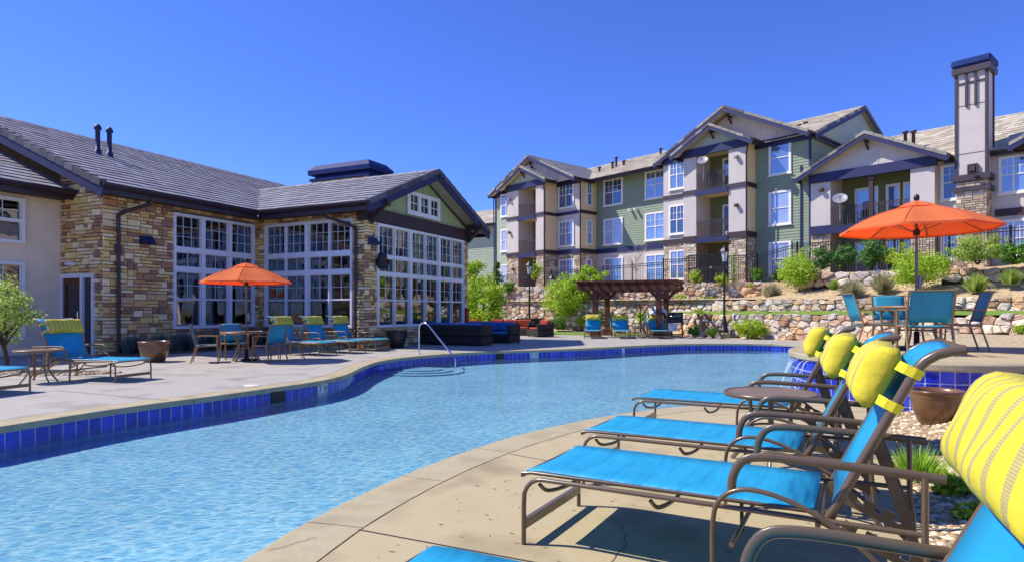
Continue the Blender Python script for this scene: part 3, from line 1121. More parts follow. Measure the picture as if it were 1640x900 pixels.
# door in the return wall
m = MB().frame(*FR['ret'][:2])
m.panel(.02, 1.40, 0, 2.2, -.08, .02, [(.1, .86, 0, 2.1), (.96, 1.32, 0, 2.1)])
d = m.build('door', M_lilac, club)
m = MB().frame(*FR['ret'][:2]); m.panel(.1, .86, 0.01, 2.1, -.04, .01, [(.22, .74, .2, 1.95)]); m.build('door_leaf', mat('door_wood', '5a2c18', rough=.4), d)
m = MB().frame(*FR['ret'][:2]); m.box(.22, .74, -.018, -.012, .2, 1.95); m.box(.96, 1.32, -.018, -.012, 0.01, 2.1); m.build('pane', M_panedark, d)
m = MB().frame(*FR['ret'][:2]); m.tube([(.79, -.09, .85), (.79, -.09, 1.25)], .015); m.build('handle', M_chrome, d)
m = MB().frame(*FR['ret'][:2]); m.bbox(.45, .68, -.17, -.05, 2.4, 2.5, .03); m.bbox(.4, .5, -.2, -.05, 2.42, 2.48, .02); m.build('emergency_light', M_lilac, club)

# dark room behind the glass
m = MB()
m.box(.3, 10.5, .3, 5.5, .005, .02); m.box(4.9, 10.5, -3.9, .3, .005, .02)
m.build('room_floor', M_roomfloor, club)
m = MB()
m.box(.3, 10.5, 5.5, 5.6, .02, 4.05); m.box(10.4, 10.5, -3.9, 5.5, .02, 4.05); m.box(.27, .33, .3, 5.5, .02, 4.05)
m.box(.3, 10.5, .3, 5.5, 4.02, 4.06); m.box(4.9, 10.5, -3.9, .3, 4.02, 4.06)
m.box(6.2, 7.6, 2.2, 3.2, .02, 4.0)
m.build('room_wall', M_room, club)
def curtain(o, a, u, w):
    m = MB().frame(o, a)
    n = 24
    pts = [(u + w * i / n, .16 + .03 * math.sin(i * 1.7), 0) for i in range(n + 1)]
    vs = [(p[0], p[1], z) for z in (.1, 3.95) for p in pts]
    m.add(vs, [(i, i + 1, n + 2 + i, n + 1 + i) for i in range(n)], True)
    m.build('curtain', M_curtain, club)
curtain(*FR['side'][:2], .42, .35); curtain(*FR['side'][:2], 2.1, .3); curtain(*FR['gable'][:2], .55, .25); curtain(*FR['gable'][:2], 5.2, .3); curtain(*FR['main'][:2], 3.2, .3); curtain(*FR['main'][:2], 4.2, .3)
for i, (x, y, z) in enumerate(((2.2, 2.4, 2.6), (2.6, 2.6, 2.3), (3.0, 2.4, 2.6), (2.6, 2.2, 2.9))):
    m = MB(); m.lathe([(0, -.05), (.04, -.03), (.05, .01), (.03, .05), (0, .06)], 10, (x, y, z))
    b_ = m.build('pendant_bulb', M_bulb, club)
    m = MB(); m.tube([(x, y, z + .05), (x, y, 4.02)], .006, 5); m.build('cord', M_iron, b_)

# roofs
def roof_pair(parent, o, a, L_, half, zeave, rise, tile_m, rake_m, barge_m, soffit_m, rnd, rake0=True, rake1=False, exp=.36, tw=.34, over=0.0, barge=.24, gut=True, keep=None, gkeep=(None, None)):
    """gable roof; local frame: x = across (0 = ridge), y = along the ridge from the front rake (y=0) to y=L_"""
    m = MB().frame(o, a)
    zr = zeave + rise
    m.slope((-half, 0, zeave), (-half, L_, zeave), (0, 0, zr), exp, tw, .035, rnd, keep)
    m.slope((half, 0, zeave), (half, L_, zeave), (0, 0, zr), exp, tw, .035, rnd, keep)
    # under-sheet
    m.add([(-half, 0, zeave - .02), (0, 0, zr - .02), (half, 0, zeave - .02), (-half, L_, zeave - .02), (0, L_, zr - .02), (half, L_, zeave - .02)], [(0, 1, 4, 3), (1, 2, 5, 4)])
    # ridge caps
    n = max(1, int(L_ / .4))
    for i in range(n):
        y0, y1 = i * L_ / n, (i + 1) * L_ / n + .03
        m.add([(-.13, y0, zr - .02), (0, y0, zr + .06), (.13, y0, zr - .02), (-.12, y1, zr - .03), (0, y1, zr + .045), (.12, y1, zr - .03)], [(0, 1, 4, 3), (1, 2, 5, 4), (0, 2, 1)])
    rf = m.build('roof', tile_m, parent)
    for on, y, sg in ((rake0, 0, 1), (rake1, L_, -1)):
        if not on:
            continue
        m = MB().frame(o, a)
        ln = math.hypot(half, rise)
        n = int(ln / exp)
        for sd in (-1, 1):
            for i in range(n):
                t0, t1 = i / n, (i + 1.08) / n
                if t1 > 1: t1 = 1
                p = lambda t, dz: (sd * half * (1 - t), zeave + rise * t + dz)
                a0, b0 = p(t0, .075), p(t1, .05)
                c0, d0 = p(t1, -.11), p(t0, -.09)
                ya, yb = y - .03 * sg, y + .14 * sg
                m.add([(a0[0], ya, a0[1]), (b0[0], ya, b0[1]), (c0[0], ya, c0[1]), (d0[0], ya, d0[1]), (a0[0], yb, a0[1]), (b0[0], yb, b0[1]), (c0[0], yb, c0[1]), (d0[0], yb, d0[1])],
                      [(0, 1, 2, 3), (0, 4, 5, 1), (0, 3, 7, 4), (7, 6, 5, 4), (1, 5, 6, 2), (3, 2, 6, 7)])
        m.build('rake_tile', rake_m, rf)
        for sd in (-1, 1):
            m = MB().frame(o, a)
            m.beam((sd * half, y + .02 * sg, zeave - .10 - barge), (0, y + .02 * sg, zr - .10 - barge), .05, barge)
            m.build('barge_board', barge_m, parent)
        if over:
            for sd in (-1, 1):
                m = MB().frame(o, a)
                q = [(sd * half, y + .05 * sg, zeave - .14), (0, y + .05 * sg, zr - .14), (0, y + over * sg, zr - .14), (sd * half, y + over * sg, zeave - .14)]
                m.add(q + [(p[0], p[1], p[2] + .03) for p in q], [(0, 1, 2, 3), (4, 5, 6, 7)])
                m.build('soffit', soffit_m, parent)
    if gut:
        for sd in (-1, 1):
            m = MB().frame(o, a)
            g0, g1 = (gkeep[0] or (0, L_)) if sd < 0 else (gkeep[1] or (0, L_))
            x = sd * half
            prof = [(x + sd * .12, zeave + .0), (x + sd * .12, zeave - .05), (x + sd * .07, zeave - .12), (x - sd * .01, zeave - .13), (x - sd * .01, zeave + .0)]
            n = len(prof)
            m.add([(p[0], y, p[1]) for y in (g0, g1) for p in prof], [(i, (i + 1) % n, n + (i + 1) % n, n + i) for i in range(n)] + [tuple(range(n)), tuple(range(2 * n - 1, n - 1, -1))])
            m.box(min(x - sd * .012, x - sd * .06), max(x - sd * .012, x - sd * .06), g0, g1, zeave - .24, zeave - .02)
            m.build('gutter', M_gutter, parent)
    return rf

rr = random.Random(21)
# frame turned by -90: local x -> -club y ; local y -> club x. local x=+half is the pool side.
roof_pair(club, (-.45, 6, 0), -90, 12.3, 6.6, EZ, 2.71, M_roofA, M_rake, M_navy, M_soffit, rr, over=.45, gkeep=((0, 12.3), (0, 4.66)))
# wing
roof_pair(club, (7.79, -4.80, 0), 0, 8.6, 3.58, EZ, 1.55, M_roofA, M_rake, M_navy, M_soffit, rr, over=.62, barge=.22, gkeep=((0, 4.2), (0, 4.2)))
# left lower roof
roof_pair(club, (-4.7, 7.72, 0), -90, 4.65, 6.6, EZ, 2.71, M_roofA, M_rake, M_navy, M_soffit, rr, rake0=False)
m = MB()
# flat soffits under the eaves
pass
for q in ((-.4, 4.25, -.56, 0), (4.25, 4.80, -4.1, -.02), (10.78, 11.3, -4.1, 0), (-4.2, -.02, 1.15, 1.72)):
    m = MB(); m.box(*q, WT - .02, WT + .01); m.build('soffit', M_brown, club)
# gable wall: beam, green boards, battens, window
m = MB().frame((4.81, -4.18, 0), 0)
m.box(-.15, 6.11, -.10, .2, 3.881, 4.27)
m.build('beam', M_brown, club)
m = MB().frame((4.81, -4.18, 0), 0)
m.xz_prism([(0, 4.27), (5.96, 4.27), (2.98, 4.27 + 1.36)], 0, .1)
for i in range(7):
    x = .55 + i * .81
    h = 4.27 + 1.36 * (1 - abs(x - 2.98) / 2.98)
    m.box(x - .02, x + .02, -.016, 0, 4.275, h - .02)
m.build('gable_boards', M_olive, club)
m = MB().frame((4.81, -4.18, 0), 0)
hs = [(2.17 + i * .6, 2.6 + i * .6, 4.48, 4.98) for i in range(3)]
m.panel(2.02, 3.95, 4.34, 5.1, -.08, -.02, hs)
for h in hs:
    m.box((h[0] + h[1]) / 2 - .012, (h[0] + h[1]) / 2 + .012, -.05, -.03, h[2], h[3])
    m.box(h[0], h[1], -.048, -.032, (h[2] + h[3]) / 2 - .012, (h[2] + h[3]) / 2 + .012)
w = m.build('window', M_white, club)
m = MB().frame((4.81, -4.18, 0), 0); m.box(2.1, 3.9, -.03, -.022, 4.45, 5.02); m.build('pane', M_panedark, w)
# knee braces
for u in (.12, 5.84):
    m = MB().frame((4.81, -4.18, 0), 0)
    m.box(u - .08, u + .08, -.75, -.1, 4.27 - .02, 4.42)
    m.box(u - .07, u + .07, -.16, -.101, 3.9, 4.25)
    m.beam((u, -.14, 3.78), (u, -.62, 4.26), .12, .12)
    m.build('bracket', M_brown, club)
# downspouts
def downspout(o, a, pts, r=.045):
    m = MB().frame(o, a); m.tube(catmull(pts, 4), r, 8); m.build('downspout', M_gutter, club)
downspout((0, 0, 0), 0, [(.82, -.60, 4.15), (.82, -.55, 4.0), (.40, -.2, 3.75), (.28, -.12, 3.62), (.28, -.12, 3.3), (.28, -.12, .1)])
downspout((4.81, 0, 0), -90, [(3.1, -.60, 4.15), (3.1, -.55, 4.0), (3.75, -.2, 3.75), (3.92, -.12, 3.6), (3.92, -.12, 3.3), (3.92, -.12, .1)])
# wall lights and loudspeaker
def wall_pack(o, a, u, z):
    m = MB().frame(o, a)
    m.add([(u - .16, -.05, z - .1), (u + .16, -.05, z - .1), (u + .16, -.05, z + .1), (u - .16, -.05, z + .1), (u - .16, -.28, z - .1), (u + .16, -.28, z - .1), (u + .13, -.16, z + .1), (u - .13, -.16, z + .1)],
          [(3, 2, 1, 0), (4, 5, 6, 7), (0, 1, 5, 4), (1, 2, 6, 5), (2, 3, 7, 6), (3, 0, 4, 7)])
    m.build('wall_light', M_navy, club)
wall_pack(FR['main'][0], 0, 1.02, 3.1)
wall_pack(FR['gable'][0], 0, .2, 3.28)
m = MB().frame(*FR['gable'][:2]); m.bbox(.34, .62, -.34, -.12, 2.5, 2.95, .05); m.box(.42, .5, -.12, -.05, 2.6, 2.8); m.build('wall_speaker', M_black, club)
m = MB().frame(*FR['gable'][:2]); m.bbox(5.7, 5.88, -.14, -.05, .85, 1.4, .02); m.build('alarm_box', M_red, club)
# roof pipes
for x in (1.78, 2.12):
    y = 3.2
    zr_ = EZ + .41 * (y + .6)
    m = MB(); m.lathe([(.1, zr_ - .1), (.1, zr_ + .12), (.065, zr_ + .14), (.065, zr_ + .72), (.1, zr_ + .74), (.1, zr_ + .8), (.06, zr_ + .88), (0, zr_ + .9)], 12, (x, y, 0)); m.build('vent_pipe', M_navy, club)
# chimney: stone stack under a dark louvred cap, behind the wing ridge
cx0, cx1, cy0, cy1 = 8.55, 9.75, -1.35, 1.25
m = MB(); m.box(cx0, cx1, cy0, cy1, 4.5, 6.15); ch = m.build('chimney', M_mortar, club)
m = MB().frame((cx0, cy1, 0), -90); m.ashlar(0, cy1 - cy0, 4.9, 6.15, rs, .1, .03)
m.frame((cx0, cy0, 0), 0); m.ashlar(0, cx1 - cx0, 4.9, 6.15, rs, .1, .03); m.build('stone_facing', M_stone, ch)
m = MB()
m.box(cx0 - .1, cx1 + .1, cy0 - .1, cy1 + .1, 6.15, 6.24); m.box(cx0 + .05, cx1 - .05, cy0 + .05, cy1 - .05, 6.24, 6.42)
b0 = [(cx0 - .14, cy0 - .14), (cx1 + .14, cy0 - .14), (cx1 + .14, cy1 + .14), (cx0 - .14, cy1 + .14)]
b1 = [(cx0 + .05, cy0 + .05), (cx1 - .05, cy0 + .05), (cx1 - .05, cy1 - .05), (cx0 + .05, cy1 - .05)]
m.add([(p[0], p[1], 6.38) for p in b0] + [(p[0], p[1], 6.55) for p in b0] + [(p[0], p[1], 6.76) for p in b1], [(0, 1, 5, 4), (1, 2, 6, 5), (2, 3, 7, 6), (3, 0, 4, 7), (4, 5, 9, 8), (5, 6, 10, 9), (6, 7, 11, 10), (7, 4, 8, 11), (8, 9, 10, 11), (3, 2, 1, 0)])
m.build('chimney_cap', mat('cap_navy', '1c2f66', rough=.6, spec=.15), ch)

# planting bed against the long wall
m = MB(); m.box(-.3, 5.4, -1.5, -.06, -.02, .02); o = m.build('planting_bed', M_soil, loc=(-10.05 * CS, 15.36 * CS, 0), rz=R(64.8)); tag(o, kind='structure')

# ================================================================ hillside
def polyat(P_, t):
    L = [0]
    for i in range(len(P_) - 1):
        L.append(L[-1] + math.dist(P_[i][:2], P_[i + 1][:2]))
    s_ = t * L[-1]
    for i in range(len(P_) - 1):
        if s_ <= L[i + 1] or i == len(P_) - 2:
            f = (s_ - L[i]) / (L[i + 1] - L[i])
            return tuple(lerp(P_[i][k], P_[i + 1][k], f) for k in range(len(P_[i])))

W1 = [(9.3, 34.6, 1.10), (10.1, 31.9, 1.10), (12.2, 29.0, 1.12), (14.6, 25.3, 1.13), (17.5, 20, 1.14), (22, 12.5, 1.15)]
W2 = [(-1.4, 43.6, 1.95), (4.5, 39.8, 1.95), (8.5, 36.2, 1.93), (11.2, 33.2, 1.90), (16.2, 27.3, 1.80), (19.5, 22, 1.72), (24.5, 14.2, 1.70)]
W3 = [(-1.2, 45.2, 2.0, 3.0), (5, 41.4, 2.0, 2.95), (10, 37.8, 2.0, 2.93), (14.05, 35.2, 2.05, 2.9), (15.2, 31.8, 2.45, 2.75), (17.6, 29.4, 2.62, 2.85), (20.5, 26.6, 2.7, 2.9), (25, 21.6, 2.7, 2.95), (30, 15, 2.7, 2.95)]
FA = math.radians(-48.6)
FX, FY = (math.cos(FA), math.sin(FA)), (-math.sin(FA), math.cos(FA))
FP = ((1195 - 820) / F_PX * 37, 37.0)
def apt(x, y):
    return (FP[0] + x * FX[0] + y * FX[1] * -1 if False else FP[0] + x * FX[0] + y * FY[0], FP[1] + x * FX[1] + y * FY[1])
B0 = [(*apt(-27, 1), 2.9), (*apt(-13, 1.2), 2.9), (*apt(-4, .6), 2.9), (*apt(0, .8), 2.92), (*apt(3.3, 1.2), 3.15), (*apt(5, 1.3), 3.4), (*apt(9, 2), 3.45), (*apt(16, 2), 3.5), (*apt(34, 2), 3.5)]

def strip(name, A, B_, m, za, zb, nu=90, nv=8, prof=lambda t: t, wob=.03, seed=1):
    rnd = random.Random(seed)
    mb = MB()
    for i in range(nu + 1):
        a, b = polyat(A, i / nu), polyat(B_, i / nu)
        for j in range(nv + 1):
            t = j / nv
            mb.v.append((lerp(a[0], b[0], t), lerp(a[1], b[1], t), lerp(a[za], b[zb], prof(t)) + (rnd.uniform(-wob, wob) if 0 < j < nv else 0)))
    w = nv + 1
    for i in range(nu):
        for j in range(nv):
            mb.f.append((i * w + j, (i + 1) * w + j, (i + 1) * w + j + 1, i * w + j + 1)); mb.sm.append(True)
    # make the normals face up
    v = mb.v
    f = mb.f[0]
    n = (Vector(v[f[1]]) - Vector(v[f[0]])).cross(Vector(v[f[3]]) - Vector(v[f[0]]))
    if n.z < 0:
        mb.f = [tuple(reversed(q)) for q in mb.f]
    return tag(mb.build(name, m), kind='structure')
M_slope = mat('slope_gravel', ['9a8766', 'b59f7a', 'c4b08a'], rough=.95, scale=9, vary=.22, bump=.9, bscale=16)
strip('grass_terrace', W1, [W2[2][:2] + (1.22,), (11.2, 33.4, 1.3), (16.3, 27.5, 1.32), (19.7, 22.2, 1.33), (24.7, 14.4, 1.33)], M_grass, 2, 2, 60, 4)
strip('gravel_slope', W2, W3, M_slope, 2, 2, 120, 8, lambda t: smooth(t) * .4 + t * .6)
def bank():
    mb = MB()
    n = 100
    for i in range(n):
        a, b = polyat(W3, i / n), polyat(W3, (i + 1) / n)
        mb.quad((a[0], a[1], a[2] - .1), (b[0], b[1], b[2] - .1), (b[0], b[1], b[3]), (a[0], a[1], a[3]))
    tag(mb.build('bank', M_slope), kind='structure')
bank()
strip('upper_ground', W3, B0, M_slope, 3, 2, 120, 8)

def rock_wall(name, label, P_, zb, ztop, rnd, size=.38, depth=.34, batter=.0, coping=True, seg=(7, 5), group='dry stone retaining walls', gap=.94):
    """irregular boulders stacked in courses along a line; zb, ztop are functions of the run"""
    L = [0]
    for i in range(len(P_) - 1):
        L.append(L[-1] + math.dist(P_[i][:2], P_[i + 1][:2]))
    total = L[-1]
    def pos(s_):
        p = polyat(P_, max(0, min(1, s_ / total)))
        q = polyat(P_, max(0, min(1, (s_ + .1) / total)))
        r = polyat(P_, max(0, min(1, (s_ - .1) / total)))
        a = math.atan2(q[1] - r[1], q[0] - r[0])
        return p, a
    m, back = MB(), MB()
    # fitted stones: cells around scattered centres, each one bulging out of the wall
    pts = []
    z0min = min(zb(total * k / 20) for k in range(21))
    Hmax = max(ztop(total * k / 20) - zb(total * k / 20) for k in range(21))
    rows = max(1, round(Hmax / (size * .82)))
    for r in range(-1, rows + 1):
        x = -size * rnd.random()
        while x < total + size:
            w = size * rnd.uniform(.7, 1.75)
            pts.append((x + w / 2, (r + .5 + rnd.uniform(-.3, .3)) * Hmax / rows))
            if rnd.random() < .18:
                pts.append((x + w * .5 + rnd.uniform(-.1, .1), (r + .5 + rnd.uniform(.35, .5)) * Hmax / rows))
            x += w
    pts.sort()
    A_ = 1.35                                     # stones lie wider than they stand
    for i_, (px_, pz_) in enumerate(pts):
        if not (-.1 < px_ < total + .1) or not (0 < pz_ < Hmax * 1.02):
            continue
        cx_ = max(0, min(total, px_))
        top_ = ztop(cx_) - zb(cx_)
        if pz_ > top_ + .02:
            continue
        R_ = size * 1.6
        poly = [(px_ - R_, pz_ - R_), (px_ + R_, pz_ - R_), (px_ + R_, pz_ + R_), (px_ - R_, pz_ + R_)]
        for j_ in range(len(pts)):
            q = pts[j_]
            if j_ == i_ or abs(q[0] - px_) > R_ * 2:
                continue
            # bisector in the stretched space
            nx, nz = (q[0] - px_) / (A_ * A_), q[1] - pz_
            mx_, mz_ = (q[0] + px_) / 2, (q[1] + pz_) / 2
            out = []
            for k in range(len(poly)):
                a, b = poly[k], poly[(k + 1) % len(poly)]
                da, db = (a[0] - mx_) * nx + (a[1] - mz_) * nz, (b[0] - mx_) * nx + (b[1] - mz_) * nz
                if da <= 0:
                    out.append(a)
                if da * db < 0:
                    t = da / (da - db)
                    out.append((a[0] + (b[0] - a[0]) * t, a[1] + (b[1] - a[1]) * t))
            poly = out
            if len(poly) < 3:
                break
        if len(poly) < 3:
            continue
        lim = top_ + rnd.uniform(-.04, .09)
        poly = [(x, max(-.1, min(z, lim))) for x, z in poly]
        gx, gz_ = sum(p[0] for p in poly) / len(poly), sum(p[1] for p in poly) / len(poly)
        # cut the corners so that the stones are worn round
        rp_ = []
        for k in range(len(poly)):
            a, b, c = poly[k - 1], poly[k], poly[(k + 1) % len(poly)]
            for o_, f in ((a, .13), (c, .13)):
                rp_.append((b[0] + (o_[0] - b[0]) * f, b[1] + (o_[1] - b[1]) * f))
        d_ = depth * rnd.uniform(.32, .75)
        hx_, hz_ = rnd.uniform(-.05, .05), rnd.uniform(-.03, .06)
        rings = [(.96, -.02), (.965, d_ * .45), (.90, d_ * .86), (.62, d_)]
        vs = []
        for sc, dd in rings:
            for x, z in rp_:
                xx, zz = gx + (x - gx) * sc + (hx_ if sc < .6 else 0), gz_ + (z - gz_) * sc + (hz_ if sc < .6 else 0)
                p, a = pos(max(0, min(total, xx)))
                ex = xx - max(0, min(total, xx))
                dy = max(0, zz) * batter - dd - rnd.uniform(-.02, .02)
                vs.append((p[0] + math.cos(a) * ex - math.sin(a) * dy, p[1] + math.sin(a) * ex + math.cos(a) * dy, zb(max(0, min(total, xx))) + zz))
        n_ = len(rp_)
        fs = [tuple(range(3 * n_, 4 * n_))]
        for r in range(3):
            for k in range(n_):
                l = (k + 1) % n_
                fs.append((r * n_ + k, r * n_ + l, (r + 1) * n_ + l, (r + 1) * n_ + k))
        m.add(vs, fs)
        # flat top of the cap stones, back into the bank
        if max(z for _, z in rp_) > top_ - size * .35:
            k0 = sorted(range(n_), key=lambda k: -rp_[k][1])[:max(2, n_ // 2)]
            k0.sort(key=lambda k: rp_[k][0])
            for u_, w_ in zip(k0[:-1], k0[1:]):
                def bk(v):
                    p, a = pos(max(0, min(total, rp_[v][0])))
                    return (vs[v][0] - math.sin(a) * .38, vs[v][1] + math.cos(a) * .38, vs[v][2] - .06)
                kk = len(m.v)
                m.v += [vs[u_], vs[w_], bk(w_), bk(u_)]
                m.f.append((kk, kk + 1, kk + 2, kk + 3)); m.sm.append(False)
    n = max(4, int(total / .8))
    for i in range(n):
        s0, s1 = total * i / n, total * (i + 1) / n
        (p, a), (q, b_) = pos(s0), pos(s1)
        o = .02
        def sh(p, a, d):
            return (p[0] - math.sin(a) * d, p[1] + math.cos(a) * d)
        A0, A1 = sh(p, a, o), sh(q, b_, o)
        d0, d1 = batter * (ztop(s0) - zb(s0)), batter * (ztop(s1) - zb(s1))
        B_0, B_1 = sh(p, a, o + d0), sh(q, b_, o + d1)
        back.quad((*A0, zb(s0) - .2), (*A1, zb(s1) - .2), (*B_1, ztop(s1) - .12), (*B_0, ztop(s0) - .12))
    o = m.build(name, M_rock)
    tag(o, label, 'stone wall', group)
    back.build('backing', M_rockgap, o)
    return o
rw = random.Random(8)
rock_wall('rock_wall', 'lowest grey boulder wall, running behind the lamp post to the right edge', W1, lambda s_: gz(*polyat(W1, s_ / 27)[:2]) - .05, lambda s_: 1.14, rw, .36, .34, .08)
rock_wall('rock_wall', 'middle boulder wall between the grass terrace and the gravel slope with the grey shrubs', W2[3:], lambda s_: 1.08, lambda s_: 1.86 - .006 * s_, rw, .32, .30, .06)
rock_wall('rock_wall', 'tall pale rock pile behind the pergola and the round green tree', W2[:4], lambda s_: lerp(.35, -.05, min(1, s_ / 9)), lambda s_: 1.98, rw, .34, .32, .22)
rock_wall('rock_wall', 'upper pale rock wall under the black iron fence and the two small round shrubs', W3[:4], lambda s_: 1.95, lambda s_: 2.98, rw, .34, .32, .12)
rock_wall('rock_wall', 'low pale rock wall under the three dark green hedge shrubs', [(15.0, 31.2), (16.2, 30.0), (17.9, 28.8)], lambda s_: 2.45, lambda s_: 3.2, rw, .5, .38, .15)
rock_wall('rock_wall', 'short low wall of flat boulders under the large light green shrub at right', [(18.6, 27.0), (20.2, 25.6), (21.6, 24.3)], lambda s_: 2.5, lambda s_: 3.12, rw, .5, .4, .15)
# loose end stones of the upper wall
for k, (px, py, r) in enumerate(((1197, 467, .3), (1204, 476, .26), (1212, 474, .22))):
    Y = 35.2 - k * .3
    m = MB(); m.blob((0, 0, 0), (r, r * .8, r * .75), rw, (8, 6), .5, .12)
    tag(m.build('boulder', M_rock, loc=(GX(px, Y), Y, EYE + (YH - py) / F_PX * Y)), ['largest loose reddish boulder at the right end of the upper rock wall', 'loose boulder below the largest one at the end of the upper rock wall', 'rightmost small loose boulder beside the end of the upper rock wall'][k], 'boulder')

# ================================================================ apartment building
ap = thing('apartment_building', 'three-storey apartment building of pale stucco, sage siding and ledge stone with gabled tan roofs', 'apartment building', (FP[0], FP[1], 0), FA)
F1, F2, F3, TOP = 2.9, 5.86, 8.82, 11.3
rb = random.Random(31)
def part(name, m, mt, parent=None):
    return m.build(name, mt, parent or ap)

def stone_panel(o, a, u0, u1, z0, z1, holes=()):
    m = MB().frame(o, a)
    m.ashlar(u0, u1, z0, z1, rb, .11, .05, holes, .006, [(3, 1), (4, 1), (2, 1), (3, 2), (5, 1), (2, 2), (4, 2), (1, 1)])
    return m.build('stone_facing', M_stone2, ap)

def band(segs, z, h=.3, pr=.08, mt=None, name='floor_band'):
    """trim course: list of (x0, x1, yfront)"""
    for x0, x1, y in segs:
        m = MB()
        m.box(x0, x1, y - pr, y + .02, z - h / 2, z + h / 2)
        m.build(name, mt or M_brown, ap)

rwin = random.Random(77)
def window(o, a, u0, u1, z0, z1, sashes=2, grid=True, sill=True, trim=.11):
    m = MB().frame(o, a)
    w = (u1 - u0 - 2 * trim) / sashes
    holes = []
    zm = (z0 + z1) / 2
    for i in range(sashes):
        a0, a1 = u0 + trim + i * w + .03, u0 + trim + (i + 1) * w - .03
        holes += [(a0, a1, z0 + trim, zm - .025), (a0, a1, zm + .025, z1 - trim)]
    m.panel(u0, u1, z0, z1, -.075, 0, holes)
    if sill:
        m.box(u0 - .05, u1 + .05, -.11, -.077, z0 - .05, z0 + .03)
    if grid:
        for i in range(sashes):
            a0, a1 = u0 + trim + i * w + .03, u0 + trim + (i + 1) * w - .03
            m.box((a0 + a1) / 2 - .012, (a0 + a1) / 2 + .012, -.05, -.038, zm + .025, z1 - trim)
            m.box(a0, a1, -.049, -.039, (zm + z1 - trim) / 2, (zm + z1 - trim) / 2 + .024)
    f = m.build('window', M_white, ap)
    m = MB().frame(o, a)
    m.box(u0 + .05, u1 - .05, -.034, -.022, z0 + .05, z1 - .05)
    m.build('pane', rwin.choice([M_pane, M_pane, M_pane_b, M_pane_c]), f)
    return f

# --- solid cores
m = MB()
m.box(-22.7, 3.29, 2.2, 15, 2, TOP); m.build('wall', M_green, ap)
m = MB(); m.box(3.31, 34, 2.9, 14.8, 2.2, 8.7); m.build('wall', M_stucco2, ap)
# --- left siding strip
m = MB(); m.box(-22.7, -20.4, -.36, 2.19, 2, TOP); m.build('wall', M_green2, ap)
m = MB(); m.siding(-22.7, -20.34, 2.4, TOP, -.36); m.build('siding', M_green2, ap)
for z in (F1, F2, F3):
    window((0, -.385, 0), 0, -22.0, -20.55, z + .45, z + 2.35, 2)
m = MB(); m.box(-22.74, -22.62, -.44, -.37, 2.4, TOP); m.build('corner_board', M_navy, ap)

def bay(xl0, xl1, xr0, xr1, y, yback, side_r=None, floors=((F1, True), (F2, False), (F3, False)), top=TOP, ph=0.45):
    """projecting balcony bay: two piers, slabs, back wall with door, railings"""
    for x0, x1 in ((xl0, xl1), (xr0, xr1)):
        m = MB(); m.box(x0, x1, y, yback, F2 + .0 if floors[0][1] else F1, top); m.build('pier', M_stucco2, ap)
        if floors[0][1]:
            m = MB(); m.box(x0 + .05, x1 - .05, y + .05, yback, 2.3, F2 - .001); pr = m.build('pier_core', M_mortar, ap)
            stone_panel((x0, y + .05, 0), 0, 0, x1 - x0, 2.4, F2 - .1)
    if floors[0][1]:
        stone_panel((xr1 - .05, y, 0), 90, 0, yback - y, 2.4, F2 - .1)
        stone_panel((xr0 + .05, yback, 0), -90, 0, yback - y, 2.4, F2 - .1)
        stone_panel((xl0 + .05, yback, 0), -90, 0, yback - y, 2.4, F2 - .1)
    # back wall
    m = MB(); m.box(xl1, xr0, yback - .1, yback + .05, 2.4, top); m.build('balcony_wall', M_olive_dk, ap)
    for i, (z, _) in enumerate(floors):
        if i:
            m = MB(); m.box(xl1 - .02, xr0 + .02, y - .04, yback, z - .22, z - .02); m.build('balcony_floor', M_stucco3, ap)
            m = MB(); m.box(xl1 + .0, xr0 - .0, y - .13, y - .041, z - .32, z + .02); m.build('fascia', M_navy, ap)
        # door with trim
        xm = lerp(xl1, xr0, .45)
        m = MB().frame((0, yback - .1, 0), 0); m.panel(xm - .1, xr0 - .12, z, z + 2.2, -.05, 0, [(xm + .02, xr0 - .24, z, z + 2.08)]); d_ = m.build('balcony_door', M_white, ap)
        m = MB(); m.box(xm + .02, xr0 - .24, yback - .125, yback - .105, z + .01, z + 2.08); m.build('pane', M_pane if i != 1 else M_panedark, d_)
        # railing
        m = MB()
        if i or True:
            zr0, zr1 = z + .1, z + 1.05
            if i == 0: zr0, zr1 = z + .05, z + 1.1
            for zz in (zr0, zr1, zr1 - .13):
                m.box(xl1, xr0, y + .02, y + .06, zz, zz + .04)
            n = int((xr0 - xl1) / .13)
            for k in range(1, n):
                x = lerp(xl1, xr0, k / n)
                m.box(x - .016, x + .016, y + .03, y + .06, zr0, zr1)
            m.build('balcony_railing', M_railing, ap)
    m = MB(); m.box(xl1, xr0, y, yback, top - .05, top); m.build('balcony_ceiling', M_stucco3, ap)
    # big beam over the opening
    m = MB(); m.box(xl0 - .06, xr1 + .06, y - .12, y + .05, top - ph + .2, top + .25); m.build('beam', M_navy, ap)
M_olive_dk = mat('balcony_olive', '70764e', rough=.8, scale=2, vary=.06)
M_railing = mat('railing_brown', '43373c', rough=.5)

def gable_front(xc, half, y, z, rise, mt, battens=True):
    m = MB()
    m.xz_prism([(xc - half, z), (xc + half, z), (xc, z + rise)], y, y + .1)
    if battens:
        n = int(2 * half / .9)
        for i in range(1, n):
            x = xc - half + i * 2 * half / n
            h = z + rise * (1 - abs(x - xc) / half)
            if h > z + .1:
                m.box(x - .03, x + .03, y - .02, y, z, h - .02)
    m.build('gable_boards', mt, ap)
    m = MB(); m.beam((xc, y - .02, z + rise - .75), (xc, y - .42, z + rise - .42), .09, .09); m.box(xc - .05, xc + .05, y - .5, y, z + rise - .38, z + rise - .27); m.build('bracket', M_brown, ap)

